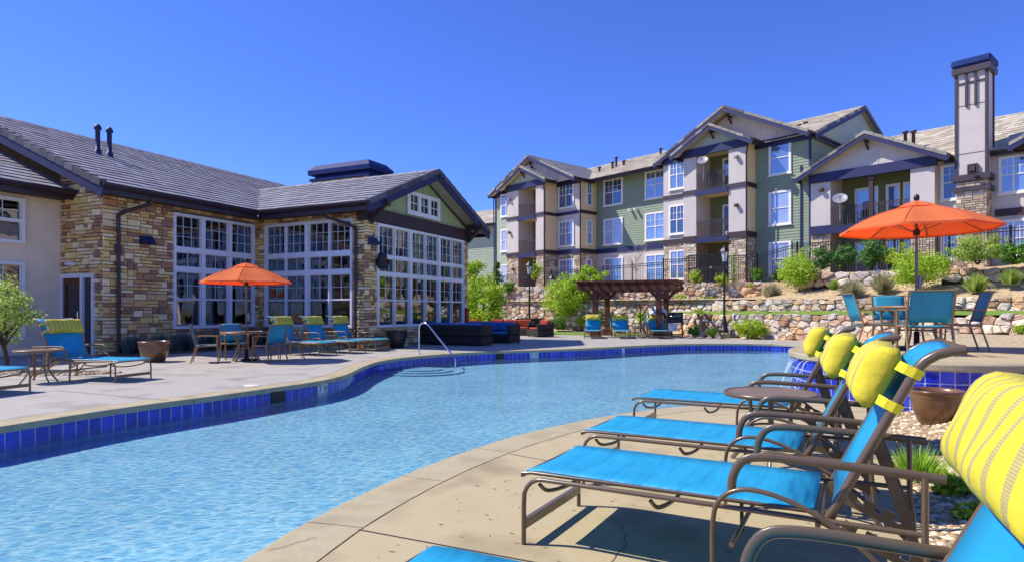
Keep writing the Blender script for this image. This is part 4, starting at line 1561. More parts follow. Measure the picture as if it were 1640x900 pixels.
# left bay and its neighbours
bay(-20.33, -18.94, -16.89, -15.91, -1.16, .6)
m = MB(); m.box(-15.91, -13.4, .21, 2.19, F2, TOP); m.build('wall', M_stucco2, ap)
m = MB(); m.box(-13.4, -13.395, .21, 2.0, F2, TOP); m.build('wall', M_stucco3, ap)  # thin side skins, here and below, carry the painted shaded tone
m = MB(); m.box(-15.9, -15.87, -1.1, .2, F2, TOP); m.build('wall', M_stucco3, ap)
m = MB(); m.box(-15.85, -13.45, .27, 2.15, 2.3, F2 - .01); m.build('wall', M_mortar, ap)
hw = [(-15.72, -14.05, F1 + .45, F1 + 2.35)]
stone_panel((0, .27, 0), 0, -15.9, -13.4, 2.4, F2 - .1, hw)
stone_panel((-13.45, .2, 0), 90, 0, 1.8, 2.4, F2 - .1, [(.65, 1.3, F1 + .45, F1 + 2.3)])
for z in (F1, F2, F3):
    window((0, .21 + (.06 if z == F1 else 0), 0), 0, -15.72, -14.05, z + .42, z + 2.42, 2)
    window((-13.395 - (.05 if z == F1 else 0), .2, 0), 90, .6, 1.3, z + .5, z + 2.4, 1)
# sage wall
m = MB(); m.box(-13.4, -6.1, 2.0, 2.19, F2, TOP); m.build('wall', M_green, ap)
m = MB(); m.box(-13.39, -6.1, 2.0, 2.18, 2, F2 - .01); m.build('wall', M_stucco2, ap)
m = MB(); m.siding(-13.37, -6.1, F2 + .1, TOP, 2.0); m.build('siding', M_green, ap)
for z in (F1, F2, F3):
    yy = 2.0 if z == F1 else 1.975
    window((0, yy, 0), 0, -12.6, -10.75, z + .42, z + 2.42, 2)
    window((0, yy, 0), 0, -8.75, -6.95, z + .42, z + 2.42, 2)
for x in (-9.95, -9.45):
    m = MB(); m.bbox(x - .07, x + .07, 1.6, 1.97, 8.55, 8.75, .03); m.build('wall_light', M_white, ap)
# set-back stucco strip with window left of the middle bay
m = MB(); m.box(-6.1, -4.27, .4, 2.19, F2, TOP); m.build('wall', M_stucco2, ap)
m = MB(); m.box(-6.05, -4.3, .46, 2.15, 2.3, F2 - .01); m.build('wall', M_mortar, ap)
stone_panel((0, .46, 0), 0, -6.1, -4.27, 2.4, F2 - .1, [(-5.65, -4.4, F1 + .45, F1 + 2.35)])
for z in (F1, F2, F3):
    window((0, .4 + (.06 if z == F1 else 0), 0), 0, -5.65, -4.38, z + .45, z + 2.4, 2)
# middle bay
bay(-4.27, -3.36, -1.13, 0.0, 0.0, 1.75)
m = MB(); m.box(0.0, 0.012, .05, 1.13, F2, TOP); m.build('wall', M_stucco3, ap)  # shaded side of the bay, its warm cast painted on
# second sage wall
m = MB(); m.box(0.02, 3.3, 1.13, 2.19, 2, TOP); m.build('wall', M_green, ap)
m = MB(); m.siding(0.02, 3.3, F1 - .4, TOP, 1.13); m.build('siding', M_green, ap)
m = MB().frame((3.3, 1.13, 0), 90); m.siding(0, 6, F3 - 1.6, TOP, 0); m.build('siding', M_green, ap)
for z in (F1, F2, F3):
    window((0, 1.105, 0), 0, .86, 2.2, z + .45, z + 2.45, 1, grid=False)
m = MB(); m.box(2.72, 2.8, 1.03, 1.10, 2.8, 9.6); m.build('downspout', M_navy, ap)
m = MB(); m.box(3.2, 3.33, 1.06, 1.10, 2.8, TOP); m.build('corner_board', M_navy, ap)
# right wing, two storeys, wide balcony
YW = 1.03
TW = 8.72
for x0, x1 in ((3.32, 4.38), (8.25, 9.3)):
    m = MB(); m.box(x0, x1, YW, 2.89, F2, TW); m.build('pier', M_stucco2, ap)
    m = MB(); m.box(x0 + .05, x1 - .05, YW + .05, 2.89, 2.3, F2 - .01); m.build('pier_core', M_mortar, ap)
    stone_panel((0, YW + .05, 0), 0, x0, x1, 2.4, F2 - .2)
    stone_panel((x0 + .05, 2.8, 0), -90, 0, 1.7, 2.4, F2 - .2)
m = MB(); m.box(9.3, 9.312, YW + .05, 1.6, F2, TW); m.build('wall', M_stucco3, ap)  # side skin of the pier with shade painted as warm stucco
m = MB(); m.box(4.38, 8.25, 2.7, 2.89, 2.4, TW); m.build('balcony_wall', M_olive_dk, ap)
m = MB(); m.box(4.36, 8.27, YW - .04, 2.7, F2 - .25, F2 - .02); m.build('balcony_floor', M_stucco3, ap)
m = MB(); m.box(3.3, 9.35, YW - .14, YW - .042, F2 - .34, F2 + .05); m.build('fascia', M_navy, ap)
m = MB(); m.box(3.25, 9.4, YW - .12, YW + .06, TW - .3, TW + .2); m.build('beam', M_navy, ap)
m = MB(); m.box(6.32, 6.52, YW + .02, YW + .22, F2 + .05, TW - .3); m.box(6.25, 6.6, YW - .03, YW + .27, TW - .5, TW - .302); m.build('post', M_brown, ap)
for z in (F1, F2):
    for x0, x1 in ((5.05, 6.25), (6.62, 7.3), (7.45, 8.2)):
        m = MB().frame((0, 2.7, 0), 0); m.panel(x0, x1, z + .02, z + 2.25, -.06, 0, [(x0 + .12, x1 - .12, z + .02, z + 2.1)]); d_ = m.build('balcony_door', M_white, ap)
        m = MB(); m.box(x0 + .12, x1 - .12, 2.67, 2.685, z + .03, z + 2.1); m.build('pane', M_pane, d_)
    m = MB()
    for zz in (z + .1, z + .95, z + 1.08):
        m.box(4.38, 8.25, YW + .03, YW + .07, zz, zz + .04)
    for k in range(1, 31):
        x = lerp(4.38, 8.25, k / 31)
        m.box(x - .016, x + .016, YW + .035, YW + .066, z + .1, z + 1.08)
    m.build('balcony_railing', M_railing, ap)
# walls either side of the chimney
m = MB(); m.box(9.3, 13.0, 1.6, 2.89, 2.4, TW); m.build('wall', M_stucco2, ap)
for z in (F1, F2):
    window((0, 1.6, 0), 0, 9.42, 10.75, z + .85, z + 2.6, 2)
    window((0, 1.6, 0), 0, 11.72, 12.85, z + .85, z + 2.6, 2)
band([(9.31, 10.2, 1.6), (11.6, 12.99, 1.6)], F2, .34)
# next bay, cut by the picture edge, and the wing beyond it
for x0 in (12.98, 19.0, 25.0):
    m = MB(); m.box(x0, x0 + 4.5, .9, 2.88, F2, TW); m.build('pier', M_stucco2, ap)
    stone_panel((0, .95, 0), 0, x0, x0 + 4.5, 2.4, F2 - .17, [(x0 + 1.5, x0 + 3, F1 + .5, F1 + 2.4)])
    m = MB(); m.box(x0 + .05, x0 + 4.45, .95, 2.88, 2.4, F2 - .01); m.build('pier_core', M_mortar, ap)
    for z in (F1, F2):
        window((0, .9 + (.05 if z == F1 else 0), 0), 0, x0 + 1.5, x0 + 3, z + .5, z + 2.4, 2)
    band([(x0, x0 + 4.5, .9)], F2, .34)
    gable_front(x0 + 2.25, 2.25, .9, TW, 1.1, M_stucco2)
# floor bands
segL = [(-20.34, -18.95, -1.16), (-16.88, -15.83, -1.16)]
band(segL, F2, .32); band(segL, F3, .26, mt=M_railing)
band([(-15.9, -13.32, .21)], F2, .32, mt=M_navy); band([(-15.9, -13.32, .21)], F3, .24, mt=M_navy)
m = MB(); m.box(-13.39, -13.31, .14, 2.0, F2 - .16, F2 + .16); m.build('floor_band', M_brown, ap)
m = MB(); m.box(-13.39, -13.32, .14, 2.0, F3 - .12, F3 + .12); m.build('floor_band', M_brown, ap)
m = MB(); m.box(-15.87, -15.82, -1.22, .2, F2 - .16, F2 + .16); m.build('floor_band', M_brown, ap)
m = MB(); m.box(-15.87, -15.82, -1.22, .2, F3 - .12, F3 + .12); m.build('floor_band', M_brown, ap)
band([(-13.3, -6.1, 2.0)], F2, .36, mt=M_navy)
band([(-6.12, -4.28, .4)], F2, .3); band([(-6.12, -4.28, .4)], F3, .24, mt=M_railing)
segM = [(-4.3, -3.36, 0), (-1.13, .08, 0)]
band(segM, F2, .34); band(segM, F3, .26, mt=M_railing)
m = MB(); m.box(.013, .09, -.06, 1.12, F2 - .17, F2 + .17); m.build('floor_band', M_brown, ap)
m = MB(); m.box(.013, .08, -.06, 1.12, F3 - .13, F3 + .13); m.build('floor_band', M_brown, ap)
band([(3.3, 4.38, YW), (8.25, 9.36, YW)], F2 - .03, .36, pr=.05, mt=M_navy)
# wall lights
for x, y, z in ((-19.9, -1.16, 10.3), (-19.9, -1.16, 7.6), (-19.5, -1.11, 4.6), (-.55, 0, 10.4), (-.55, 0, 7.5), (3.95, YW, 7.9), (4.0, YW + .05, 4.7)):
    m = MB(); m.bbox(x - .12, x + .12, y - .26, y - .02, z, z + .2, .04); m.build('wall_light', mat('light_box_%d' % int(z * 10), '5a3a30', rough=.5) if z < 9 else M_dish, ap)
# downspouts at the bays
for pts in ([(-15.7, -1.5, 11.2), (-15.8, -1.35, 10.9), (-15.86, -1.24, 10.6), (-15.86, -1.24, 3)], [(-13.2, -.1, 11.2), (-13.3, .05, 10.9), (-13.36, .12, 10.6), (-13.36, .12, 3)],
            [(.3, -.3, 11.1), (.2, -.2, 10.95), (.06, -.08, 10.6), (.06, -.08, 3)]):
    m = MB(); m.tube(pts, .05, 6); m.build('downspout', M_brown, ap)
m = MB(); m.tube([(-22.85, -.5, 11.2), (-22.8, -.45, 3)], .05, 6); m.build('downspout', M_navy, ap)

# --- roofs
rr = random.Random(4)
kwr = dict(exp=.5, tw=.5)
# main three-storey ridge
roof_pair(ap, (-22.9, 8.2, 0), -90, 26.6, 7.4, 11.25, 3.05, M_roofB, M_rakeB, M_navy, M_stucco3, rr, rake0=False, rake1=True, over=.5, gkeep=(None, (9.9, 16.6)), **kwr)
m = MB(); m.frame((3.3, 8.2, 0), 90); m.xz_prism([(-6.6, 11.3), (6.6, 11.3), (0, 14.1)], .02, -.1); m.build('gable_boards', M_green2, ap)
# left gable over bay
roof_pair(ap, (-18.05, -.95, 0), 0, 7, 5.0, 11.25, 2.5, M_roofA, M_rakeB, M_navy, M_stucco3, rr, over=.5, gkeep=((0, 3), (0, 2.4)), **kwr)
gable_front(-18.05, 4.6, -.4, 11.25, 2.26, M_stucco2)
m = MB(); m.box(-22.7, -20.4, -.45, -.365, 10.98, 11.4); m.build('beam', M_navy, ap)
m = MB(); m.box(-15.85, -13.3, .12, .208, 10.98, 11.4); m.build('beam', M_navy, ap)
roof_pair(ap, (-18.12, -1.75, 0), 0, 1.6, 2.85, 11.32, 1.45, M_roofA, M_rakeB, M_navy, M_stucco3, rr, over=.5, gkeep=((0, 1.2), (0, 1.2)), exp=.45, tw=.45)
gable_front(-18.12, 2.35, -1.2, 11.55, 1.08, M_green2, False)
# middle gable
roof_pair(ap, (-1.55, .1, 0), 0, 8.5, 5.1, 11.25, 2.6, M_roofB, M_rakeB, M_navy, M_stucco3, rr, over=.5, gkeep=((0, 2.5), (0, 8.4)), **kwr)
gable_front(-1.55, 4.75, 1.1, 11.28, 2.38, M_stucco2)
m = MB(); m.box(.0, 3.4, 1.0, 1.09, 11.0, 11.45); m.build('beam', M_navy, ap)
m = MB(); m.box(-6.2, -4.3, .3, .398, 11.0, 11.42); m.build('beam', M_navy, ap)
roof_pair(ap, (-2.13, -.6, 0), 0, 1.75, 2.75, 11.3, 1.45, M_roofB, M_rakeB, M_navy, M_stucco3, rr, over=.5, gkeep=((0, 1.4), (0, 1.4)), exp=.45, tw=.45)
gable_front(-2.13, 2.3, -.03, 11.55, 1.1, M_green2, False)
# right wing roofs
roof_pair(ap, (3.4, 8.0, 0), -90, 32, 6.7, 8.75, 3.2, M_roofB, M_rakeB, M_navy, M_stucco3, rr, rake0=False, gkeep=(None, (6.2, 32)), **kwr)
roof_pair(ap, (6.3, .45, 0), 0, 4.5, 3.65, 8.8, 1.85, M_roofB, M_rakeB, M_navy, M_stucco3, rr, over=.55, gkeep=((0, 1.0), (0, 1.0)), **kwr)
gable_front(6.3, 3.2, YW + .0, 8.92, 1.6, M_stucco2)
for x0 in (12.98, 19.0, 25.0):
    roof_pair(ap, (x0 + 2.25, .3, 0), 0, 4.5, 2.9, 8.75, 1.5, M_roofB, M_rakeB, M_navy, M_stucco3, rr, over=.5, gkeep=((0, 1.0), (0, 1.0)), **kwr)
# roof vents
for px, py, Y, h in ((981, 260, 50, .5), (987, 252, 51, .75), (999, 258, 50, .4), (1058, 238, 50, .8), (960, 268, 51, .35), (1280, 200, 40, .4), (1290, 196, 40, .5), (1463, 210, 34, .8), (1450, 211, 34.5, .5), (1394, 215, 38, .5)):
    wx, wz = GX(px, Y), EYE + (YH - py) / F_PX * Y
    dx_, dy_ = wx - FP[0], Y - FP[1]
    lx, ly = dx_ * FX[0] + dy_ * FX[1], dx_ * FY[0] + dy_ * FY[1]
    m = MB(); m.lathe([(.09, -1.2), (.09, h - .1), (.16, h - .1), (.16, h), (0, h)], 8, (lx, ly, wz - h)); m.build('vent_pipe', M_railing, ap)
# chimney
m = MB(); m.box(10.25, 11.45, .75, 1.95, F2 + 1.55, 12.6); m.box(10.28, 11.42, .78, 1.59, 2.4, F2 + 1.5)
ch = m.build('chimney', M_stucco2, ap)
m = MB()
for x in (10.2, 11.38):
    m.box(x, x + .12, .70, .749, F2 + 1.8, 12.55)
m.box(11.455, 11.51, .70, .8, F2 + 1.8, 12.55); m.box(11.455, 11.51, 1.8, 1.95, F2 + 1.8, 12.55)
for x in (10.62, 10.98):
    m.box(x, x + .09, .66, .748, 10.9, 12.55)
m.box(10.33, 11.37, .71, .747, 12.0, 12.08)
m.box(10.33, 11.37, .735, .748, 10.98, 11.0); m.box(10.33, 11.37, .735, .748, 8.7, 8.72)
m.build('trim_boards', M_railing, ch)
m = MB(); m.box(10.12, 11.58, .62, 2.05, F2 + 1.56, F2 + 1.84); m.box(10.12, 11.58, .62, 2.05, F2 + 1.05, F2 + 1.28); m.build('stone_band', M_railing, ch)
m = MB().frame((0, .78, 0), 0); m.ashlar(10.25, 11.45, 2.4, F2 + 1.5, rb, .11, .06); m.frame((11.4, .78, 0), 90); m.ashlar(0, .85, 2.4, F2 + 1.5, rb, .11, .06); m.build('stone_facing', M_stone2, ch)
m = MB(); m.box(10.1, 11.6, .6, 2.1, 12.5, 12.78); m.build('crown', M_railing, ch)
m = MB(); m.bbox(10.07, 11.63, .57, 2.13, 12.85, 13.18, .06); m.box(10.2, 11.5, .7, 2.0, 12.78, 12.86); m.build('chimney_cap', mat('cap_blue', '243a72', rough=.6, spec=.15), ch)
m = MB(); m.panel(10.72, 11.12, F2 + 1.86, F2 + 2.3, .6, .74, [(10.77, 11.07, F2 + 1.91, F2 + 2.25)]); m.bbox(10.8, 11.04, .55, .7, F2 + 1.95, F2 + 2.2, .02); m.build('vent_hood', M_railing, ch)
m = MB(); m.bbox(11.0, 11.2, .4, .6, F2 + 1.6, F2 + 1.72, .03); m.build('flood_light', M_black, ch)

# satellite dishes on balcony railings
def dish(x, y, z, lab, s=1.0):
    p = apt(x, y)
    t = thing('satellite_dish', lab, 'satellite dish', (p[0], p[1], z), FA + .35, 'satellite dishes on the balconies')
    m = MB()
    vs = []
    prof = [(0, 0), (.12, .01), (.24, .04), (.33, .085), (.34, .085), (.33, .075), (.24, .025), (.12, -.012), (0, -.02)]
    mm = Matrix.Rotation(R(52), 4, 'X') @ Matrix.Scale(1, 4)
    m.lathe(prof, 20)
    m.v = [tuple(mm @ Vector(v) * s + Vector((0, -.18, .5))) for v in m.v]
    m.build('reflector', M_dish, t)
    m = MB(); m.tube([(0, 0, -.65), (0, 0, .42), (0, -.12, .5)], .028, 8); m.build('mast', M_dish, t)
    m = MB(); m.tube([(0, -.2, .28), (0, -.62, .55)], .015, 6); m.bbox(-.05, .05, -.7, -.58, .52, .6, .02); m.build('feed_arm', M_grey, t)
dish(-2.75, -.15, 10.1, 'grey satellite dish on the third floor balcony of the middle bay', 1.0)
dish(4.95, YW - .15, 6.8, 'grey satellite dish on the wide balcony of the right wing', 1.1)

# balcony things: small chairs and a bottle
def balcony_chair(x, y, z, lab):
    p = apt(x, y)
    t = thing('balcony_chair', lab, 'chair', (p[0], p[1], z), FA, 'chairs on the balconies')
    m = MB(); m.box(-.22, .22, -.22, .22, .42, .46); m.build('seat', M_wicker, t)
    m = MB(); m.box(-.22, .22, .2, .24, .46, .95); m.build('backrest', M_wicker, t)
    for sx in (-.2, .2):
        for sy in (-.2, .2):
            m = MB(); m.box(sx - .015, sx + .015, sy - .015, sy + .015, 0, .42); m.build('leg', M_iron, t)
balcony_chair(-17.6, -.4, F2, 'small chair on the second floor balcony of the left bay')
balcony_chair(-1.75, .9, F3, 'small chair on the third floor balcony of the middle bay')
balcony_chair(5.8, 1.9, F2, 'dark chair in the middle of the wide right wing balcony')
balcony_chair(7.2, 1.9, F2, 'dark chair at the right end of the wide right wing balcony')
balcony_chair(-2.0, .9, F1, 'chair behind the gate on the ground floor patio of the middle bay')
p = apt(-1.45, .4)
m = MB(); m.lathe([(0, 0), (.12, 0), (.12, .26), (.05, .32), (.05, .38), (0, .38)], 12)
tag(m.build('water_bottle', mat('bottle_blue', 'b4bde0', rough=.3), loc=(p[0], p[1], F2 + .0)), 'pale blue water bottle on the second floor balcony of the middle bay', 'bottle')

# neighbouring building seen in the gap beside the clubhouse
nb_ = thing('neighbouring_building', 'pale sided building with balcony far behind, in the gap beside the clubhouse', 'building', (-3.2, 58, 0), R(-35))
m = MB(); m.box(-7, 3, 1.6, 11, 1.5, 9.2); m.box(-1.2, 3, 0, 1.6, 1.5, 9.2); m.build('wall', M_green2, nb_)
m = MB(); m.siding(-7, 3, 1.5, 9.2, 0, .22) if False else m.siding(-1.2, 3, 1.5, 9.2, 0, .22); m.build('siding', M_green2, nb_)
for z in (3.6, 6.4):
    m = MB(); m.box(-4.5, -1.2, 0, 1.6, z - .25, z); m.build('balcony_floor', M_stucco2, nb_)
    m = MB()
    for zz in (z + .1, z + 1.0):
        m.box(-4.5, -1.2, .02, .06, zz, zz + .05)
    for k in range(26):
        x = lerp(-4.5, -1.2, k / 25); m.box(x - .012, x + .012, .03, .055, z + .1, z + 1)
    m.build('balcony_railing', M_railing, nb_)
    m = MB(); m.box(-3.2, -1.7, 1.56, 1.6, z, z + 2.1); w_ = m.build('balcony_door', M_white, nb_)
    m = MB(); m.box(-3.0, -1.9, 1.54, 1.555, z + .05, z + 1.95); m.build('pane', M_panedark, w_)
roof_pair(nb_, (-7.5, 5.5, 0), -90, 11, 6.2, 9.2, 2.4, M_roofB, M_rakeB, M_navy, M_stucco3, rr, rake0=False, rake1=True, exp=.5, tw=.6)

# ================================================================ iron fence
def fence(label, P_, zf, h=1.35, post_every=2.4, name='iron_fence'):
    L = sum(math.dist(P_[i], P_[i + 1]) for i in range(len(P_) - 1))
    t = thing(name, label, 'fence', (P_[0][0], P_[0][1], zf(0)), 0, 'black iron fences on the hillside')
    ox, oy, oz = P_[0][0], P_[0][1], zf(0)
    m = MB()
    n = int(L / .13)
    pts = [(*polyat([p + (0,) for p in P_], i / n)[:2], zf(i / n)) for i in range(n + 1)]
    pts = [(p[0] - ox, p[1] - oy, p[2] - oz) for p in pts]
    for dz in (.1, h - .16, h - .02):
        for i in range(0, n, 1):
            m.beam((pts[i][0], pts[i][1], pts[i][2] + dz), (pts[i + 1][0], pts[i + 1][1], pts[i + 1][2] + dz), .035, .035)
    for p in pts:
        m.box(p[0] - .009, p[0] + .009, p[1] - .009, p[1] + .009, p[2] + .04, p[2] + h)
    m.build('rail_panel', M_iron, t)
    k = max(1, round(L / post_every))
    for i in range(k + 1):
        p = pts[round(n * i / k)]
        m = MB(); m.box(p[0] - .035, p[0] + .035, p[1] - .035, p[1] + .035, p[2] - .1, p[2] + h + .08); m.lathe([(.05, h + .08), (.05, h + .11), (0, h + .15)], 6, p); m.build('post', M_iron, t)
    return t
fa = [apt(-21, -2.6), apt(-13, -2.3), apt(-4.5, -1.9)]
fence('black iron fence on top of the pale rock wall in front of the left apartments', fa, lambda t: lerp(2.75, 3.0, t))
fb = [apt(-4.5, -1.9), apt(-3.3, -1.5), apt(-.9, -1.4), apt(1.2, -1.0)]
fence('black iron fence with a barred gate in front of the middle apartment bay', fb, lambda t: 3.0, 1.5)
fc = [apt(1.2, -1.0), apt(3.6, -1.3)]
fence('sloping length of black iron fence climbing toward the hedge', fc, lambda t: lerp(3.0, 3.42, t), 1.45)
fd = [apt(3.6, -1.3), apt(9, -1.0), apt(15, -1.0), apt(24, -1.0)]
fence('black iron fence behind the hedge in front of the right wing', fd, lambda t: 3.45, 1.4)
# gate
g0, g1 = apt(-3.0, -1.42), apt(-1.3, -1.36)
t = thing('iron_gate', 'tall barred black iron gate in front of the stone patio of the middle bay', 'gate', (g0[0], g0[1], 2.95), math.atan2(g1[1] - g0[1], g1[0] - g0[0]))
L_ = math.dist(g0, g1)
m = MB(); m.panel(0, L_, .05, 1.75, -.1, -.06, [(.05, L_ - .05, .12, .85), (.05, L_ - .05, .95, 1.68)]); m.build('gate_frame', M_iron, t)
m = MB()
for k in range(1, 15):
    x = L_ * k / 15; m.box(x - .009, x + .009, -.09, -.07, .1, 1.7)
m.build('bars', M_iron, t)
m = MB(); m.bbox(L_ - .2, L_ - .08, -.14, -.102, .86, .98, .01); m.build('latch', M_grey, t)

# ================================================================ plants
def leaf_mesh(m, clumps, n, size, rnd, up=.35, aspect=.55, fill=.45):
    """n small folded leaves spread through the clumps (x, y, z, r, squash)"""
    wt = [c[3] ** 2 for c in clumps]
    pick = rnd.choices(clumps, weights=wt, k=n)
    for c in pick:
        while True:
            d = Vector((rnd.uniform(-1, 1), rnd.uniform(-1, 1), rnd.uniform(-1, 1)))
            if .05 < d.length < 1:
                break
        d.normalize()
        r = c[3] * rnd.uniform(0, 1) ** fill
        p = Vector((c[0] + d.x * r, c[1] + d.y * r, c[2] + d.z * r * c[4]))
        nr = (d + Vector((rnd.gauss(0, .5), rnd.gauss(0, .5), rnd.gauss(up, .5)))).normalized()
        t = nr.cross(Vector((rnd.gauss(0, 1), rnd.gauss(0, 1), rnd.gauss(0, 1))))
        if t.length < 1e-3:
            continue
        t.normalize()
        b = nr.cross(t)
        L_ = size * rnd.uniform(.6, 1.25)
        w = L_ * aspect
        m.add([tuple(p - t * L_ / 2), tuple(p + b * w / 2 + nr * w * .15), tuple(p + t * L_ / 2), tuple(p - b * w / 2 + nr * w * .15)], [(0, 1, 2, 3)])

def clumps_in(rx, ry, rz, cz, n, rnd, r=.34, low=-1.0, shell=.55):
    out = []
    for _ in range(n):
        while True:
            d = Vector((rnd.uniform(-1, 1), rnd.uniform(-1, 1), rnd.uniform(low, 1)))
            if .05 < d.length < 1:
                break
        k = shell + (1 - shell) * rnd.random()
        d = d.normalized() * k * (1 - r * .5)
        rr_ = r * rnd.uniform(.8, 1.4) * min(rx, rz)
        out.append((d.x * rx, d.y * ry, cz + d.z * rz, rr_, .8))
    return out

def wpos(px, py, Y):
    return (GX(px, Y), Y, EYE + (YH - py) / F_PX * Y)

def shrub(label, px, py, Y, wpx, hpx, kind, seed, n=1300, leaf=.085, name='shrub', cat='shrub', group=None, low=-.9, nc=26, stems=True):
    rnd = random.Random(seed)
    x, y, z = wpos(px, py, Y)
    rx, rz = wpx * Y / F_PX / 2, hpx * Y / F_PX / 2
    t = thing(name, label, cat, (x, y, z - .03), 0, group)
    m = MB()
    cl = clumps_in(rx, rx * .9, rz, rz * 1.0, nc, rnd, .36, low)
    leaf_mesh(m, cl, int(n * 2.1), leaf * 1.2, rnd)
    # stray shoots break the outline
    st = []
    for _ in range(10):
        a, e = rnd.uniform(0, 6.28), rnd.uniform(.1, 1.4)
        k = rnd.uniform(.95, 1.18)
        st.append((rx * k * math.cos(a) * math.cos(e), rx * k * math.sin(a) * math.cos(e) * .9, rz + rz * k * math.sin(e), .12 * rx, 1))
    leaf_mesh(m, st, n // 12, leaf, rnd)
    m.build('foliage', LEAF[kind], t)
    if stems:
        m = MB()
        for _ in range(7):
            a = rnd.uniform(0, 6.28)
            q = (rx * .55 * math.cos(a), rx * .5 * math.sin(a), rz * rnd.uniform(.8, 1.4))
            m.tube([(0.03 * math.cos(a), .03 * math.sin(a), 0), (q[0] * .4, q[1] * .4, q[2] * .5), q], [.02, .015, .008], 5)
        m.build('stems', M_bark, t)
    return t

def tuft(label, px, py, Y, wpx, hpx, kind, seed, n=420, name='grass_clump', cat='plant', group=None, w=.012, lean=.55, bm_=None):
    """fine stems fanning out of one root"""
    rnd = random.Random(seed)
    x, y, z = wpos(px, py, Y)
    rx, h = wpx * Y / F_PX / 2, hpx * Y / F_PX
    t = thing(name, label, cat, (x, y, z - .02), 0, group)
    m = MB()
    for _ in range(n):
        a = rnd.uniform(0, 6.28)
        k = rnd.random() ** .7
        bx, by = .35 * rx * k * math.cos(a), .35 * rx * k * math.sin(a)
        tx, ty = rx * (k * lean + .3 * k + rnd.uniform(0, .15)) * math.cos(a + rnd.gauss(0, .3)), rx * (k * lean + .3 * k) * math.sin(a + rnd.gauss(0, .3))
        hh = h * (1 - .45 * k * k) * rnd.uniform(.6, 1.1)
        s_ = Vector((-math.sin(a + 1.2), math.cos(a + 1.2), 0)) * w * rnd.uniform(.6, 1.2)
        mid = Vector((bx * .5 + tx * .5, by * .5 + ty * .5, hh * .62))
        tip = Vector((tx, ty, hh))
        b0 = Vector((bx, by, 0))
        m.add([tuple(b0 - s_), tuple(b0 + s_), tuple(mid + s_ * .8), tuple(mid - s_ * .8), tuple(tip)], [(0, 1, 2, 3), (3, 2, 4)])
    m.build('blades', bm_ or LEAF[kind], t)
    return t

RS_ = 'round clipped shrubs on the hillside'
shrub('large yellow-green egg-shaped shrub standing alone on the gravel slope', 1280, 464, 31.5, 64, 66, 'bright', 1, 2600, .09, group=RS_, nc=44)
shrub('wide yellow-green shrub behind the right umbrella pole', 1474, 462, 26.5, 94, 72, 'bright', 2, 3200, .085, group=RS_, nc=50)
shrub('large light green shrub above the short wall of flat boulders', 1566, 423, 25.5, 90, 50, 'pale', 3, 2800, .08, group=RS_, nc=46)
shrub('small bright shrub at the right end of the dark hedge', 1424, 430, 29.5, 30, 34, 'bright', 4, 800, .08, group=RS_)
H_ = 'dark green hedge shrubs at the fence'
shrub('leftmost of the three dark green hedge shrubs at the fence', 1317, 431, 31.2, 40, 38, 'dark', 5, 1500, .085, group=H_)
shrub('middle one of the three dark green hedge shrubs at the fence', 1352, 431, 30.6, 38, 40, 'dark', 6, 1500, .085, group=H_)
shrub('rightmost and tallest of the three dark green hedge shrubs at the fence', 1396, 431, 29.8, 50, 50, 'dark', 7, 2000, .085, group=H_)
shrub('small yellow round shrub on the rock wall beside the stone pier left of the gate', 1114, 455, 36.4, 23, 24, 'bright', 8, 700, .07, group=RS_)
shrub('small yellow round shrub behind the right lamp post', 1156, 456, 36, 22, 23, 'bright', 9, 650, .07, group=RS_)
shrub('small mid green round shrub at the foot of the sage wall', 1211, 453, 35.6, 26, 26, 'mid', 10, 800, .07, group=RS_)
shrub('small dark shrub close behind the egg-shaped yellow shrub', 1248, 451, 35, 25, 24, 'dark', 11, 800, .07, group=RS_)
shrub('round bright shrub on top of the tall rock pile left of the first lamp post', 857, 452, 44.5, 23, 34, 'bright', 12, 1000, .09, group=RS_)
shrub('low green shrub at the left end of the rock pile top', 815, 472, 44.5, 24, 26, 'mid', 13, 700, .1, group=RS_)
shrub('yellow-green sprawling shrub in front of the lowest boulder wall', 1201, 542, 29.2, 62, 34, 'bright', 14, 2200, .075, group='low shrubs at the foot of the boulder walls', nc=40)
shrub('small green shrub left of the lamp post base', 1111, 538, 30, 22, 18, 'mid', 15, 600, .07, group='low shrubs at the foot of the boulder walls')
shrub('small yellow-green shrub at the foot of the lamp post', 1142, 539, 29.8, 26, 17, 'bright', 16, 600, .07, group='low shrubs at the foot of the boulder walls')
shrub('bright low shrub behind the raised terrace at the right edge', 1636, 533, 16.5, 24, 16, 'bright', 17, 500, .05, group='low shrubs at the foot of the boulder walls')
shrub('mid green low shrub under the round tree', 895, 527, 39.5, 36, 22, 'mid', 18, 800, .1, group='low shrubs behind the lawn')
shrub('mid green low shrub between the round tree and the pergola', 937, 521, 39.5, 34, 20, 'bright', 19, 800, .1, group='low shrubs behind the lawn')
shrub('dark low shrub seen between the pergola posts', 967, 522, 37.5, 30, 26, 'dark', 20, 800, .1, group='low shrubs behind the lawn')
shrub('yellow-green shrub behind the pergola, left of the white ring', 1029, 522, 35.6, 24, 26, 'bright', 21, 600, .09, group='low shrubs behind the lawn')
shrub('spreading grey-green juniper at the right edge of the hillside', 1628, 422, 24.5, 60, 34, 'mid', 22, 1800, .08, name='juniper')
shrub('small green weed on the grass ledge left of the lamp post', 1120, 503, 33.2, 18, 10, 'bright', 23, 260, .07, name='weed', group='weeds on the ledges', stems=False)
shrub('small green weed on the grass ledge right of the lamp post', 1163, 505, 32.6, 22, 10, 'bright', 24, 260, .07, name='weed', group='weeds on the ledges', stems=False)
shrub('flat green weeds on the ledge above the grill', 1090, 478, 36.6, 30, 7, 'bright', 25, 300, .08, name='weed', group='weeds on the ledges', stems=False)
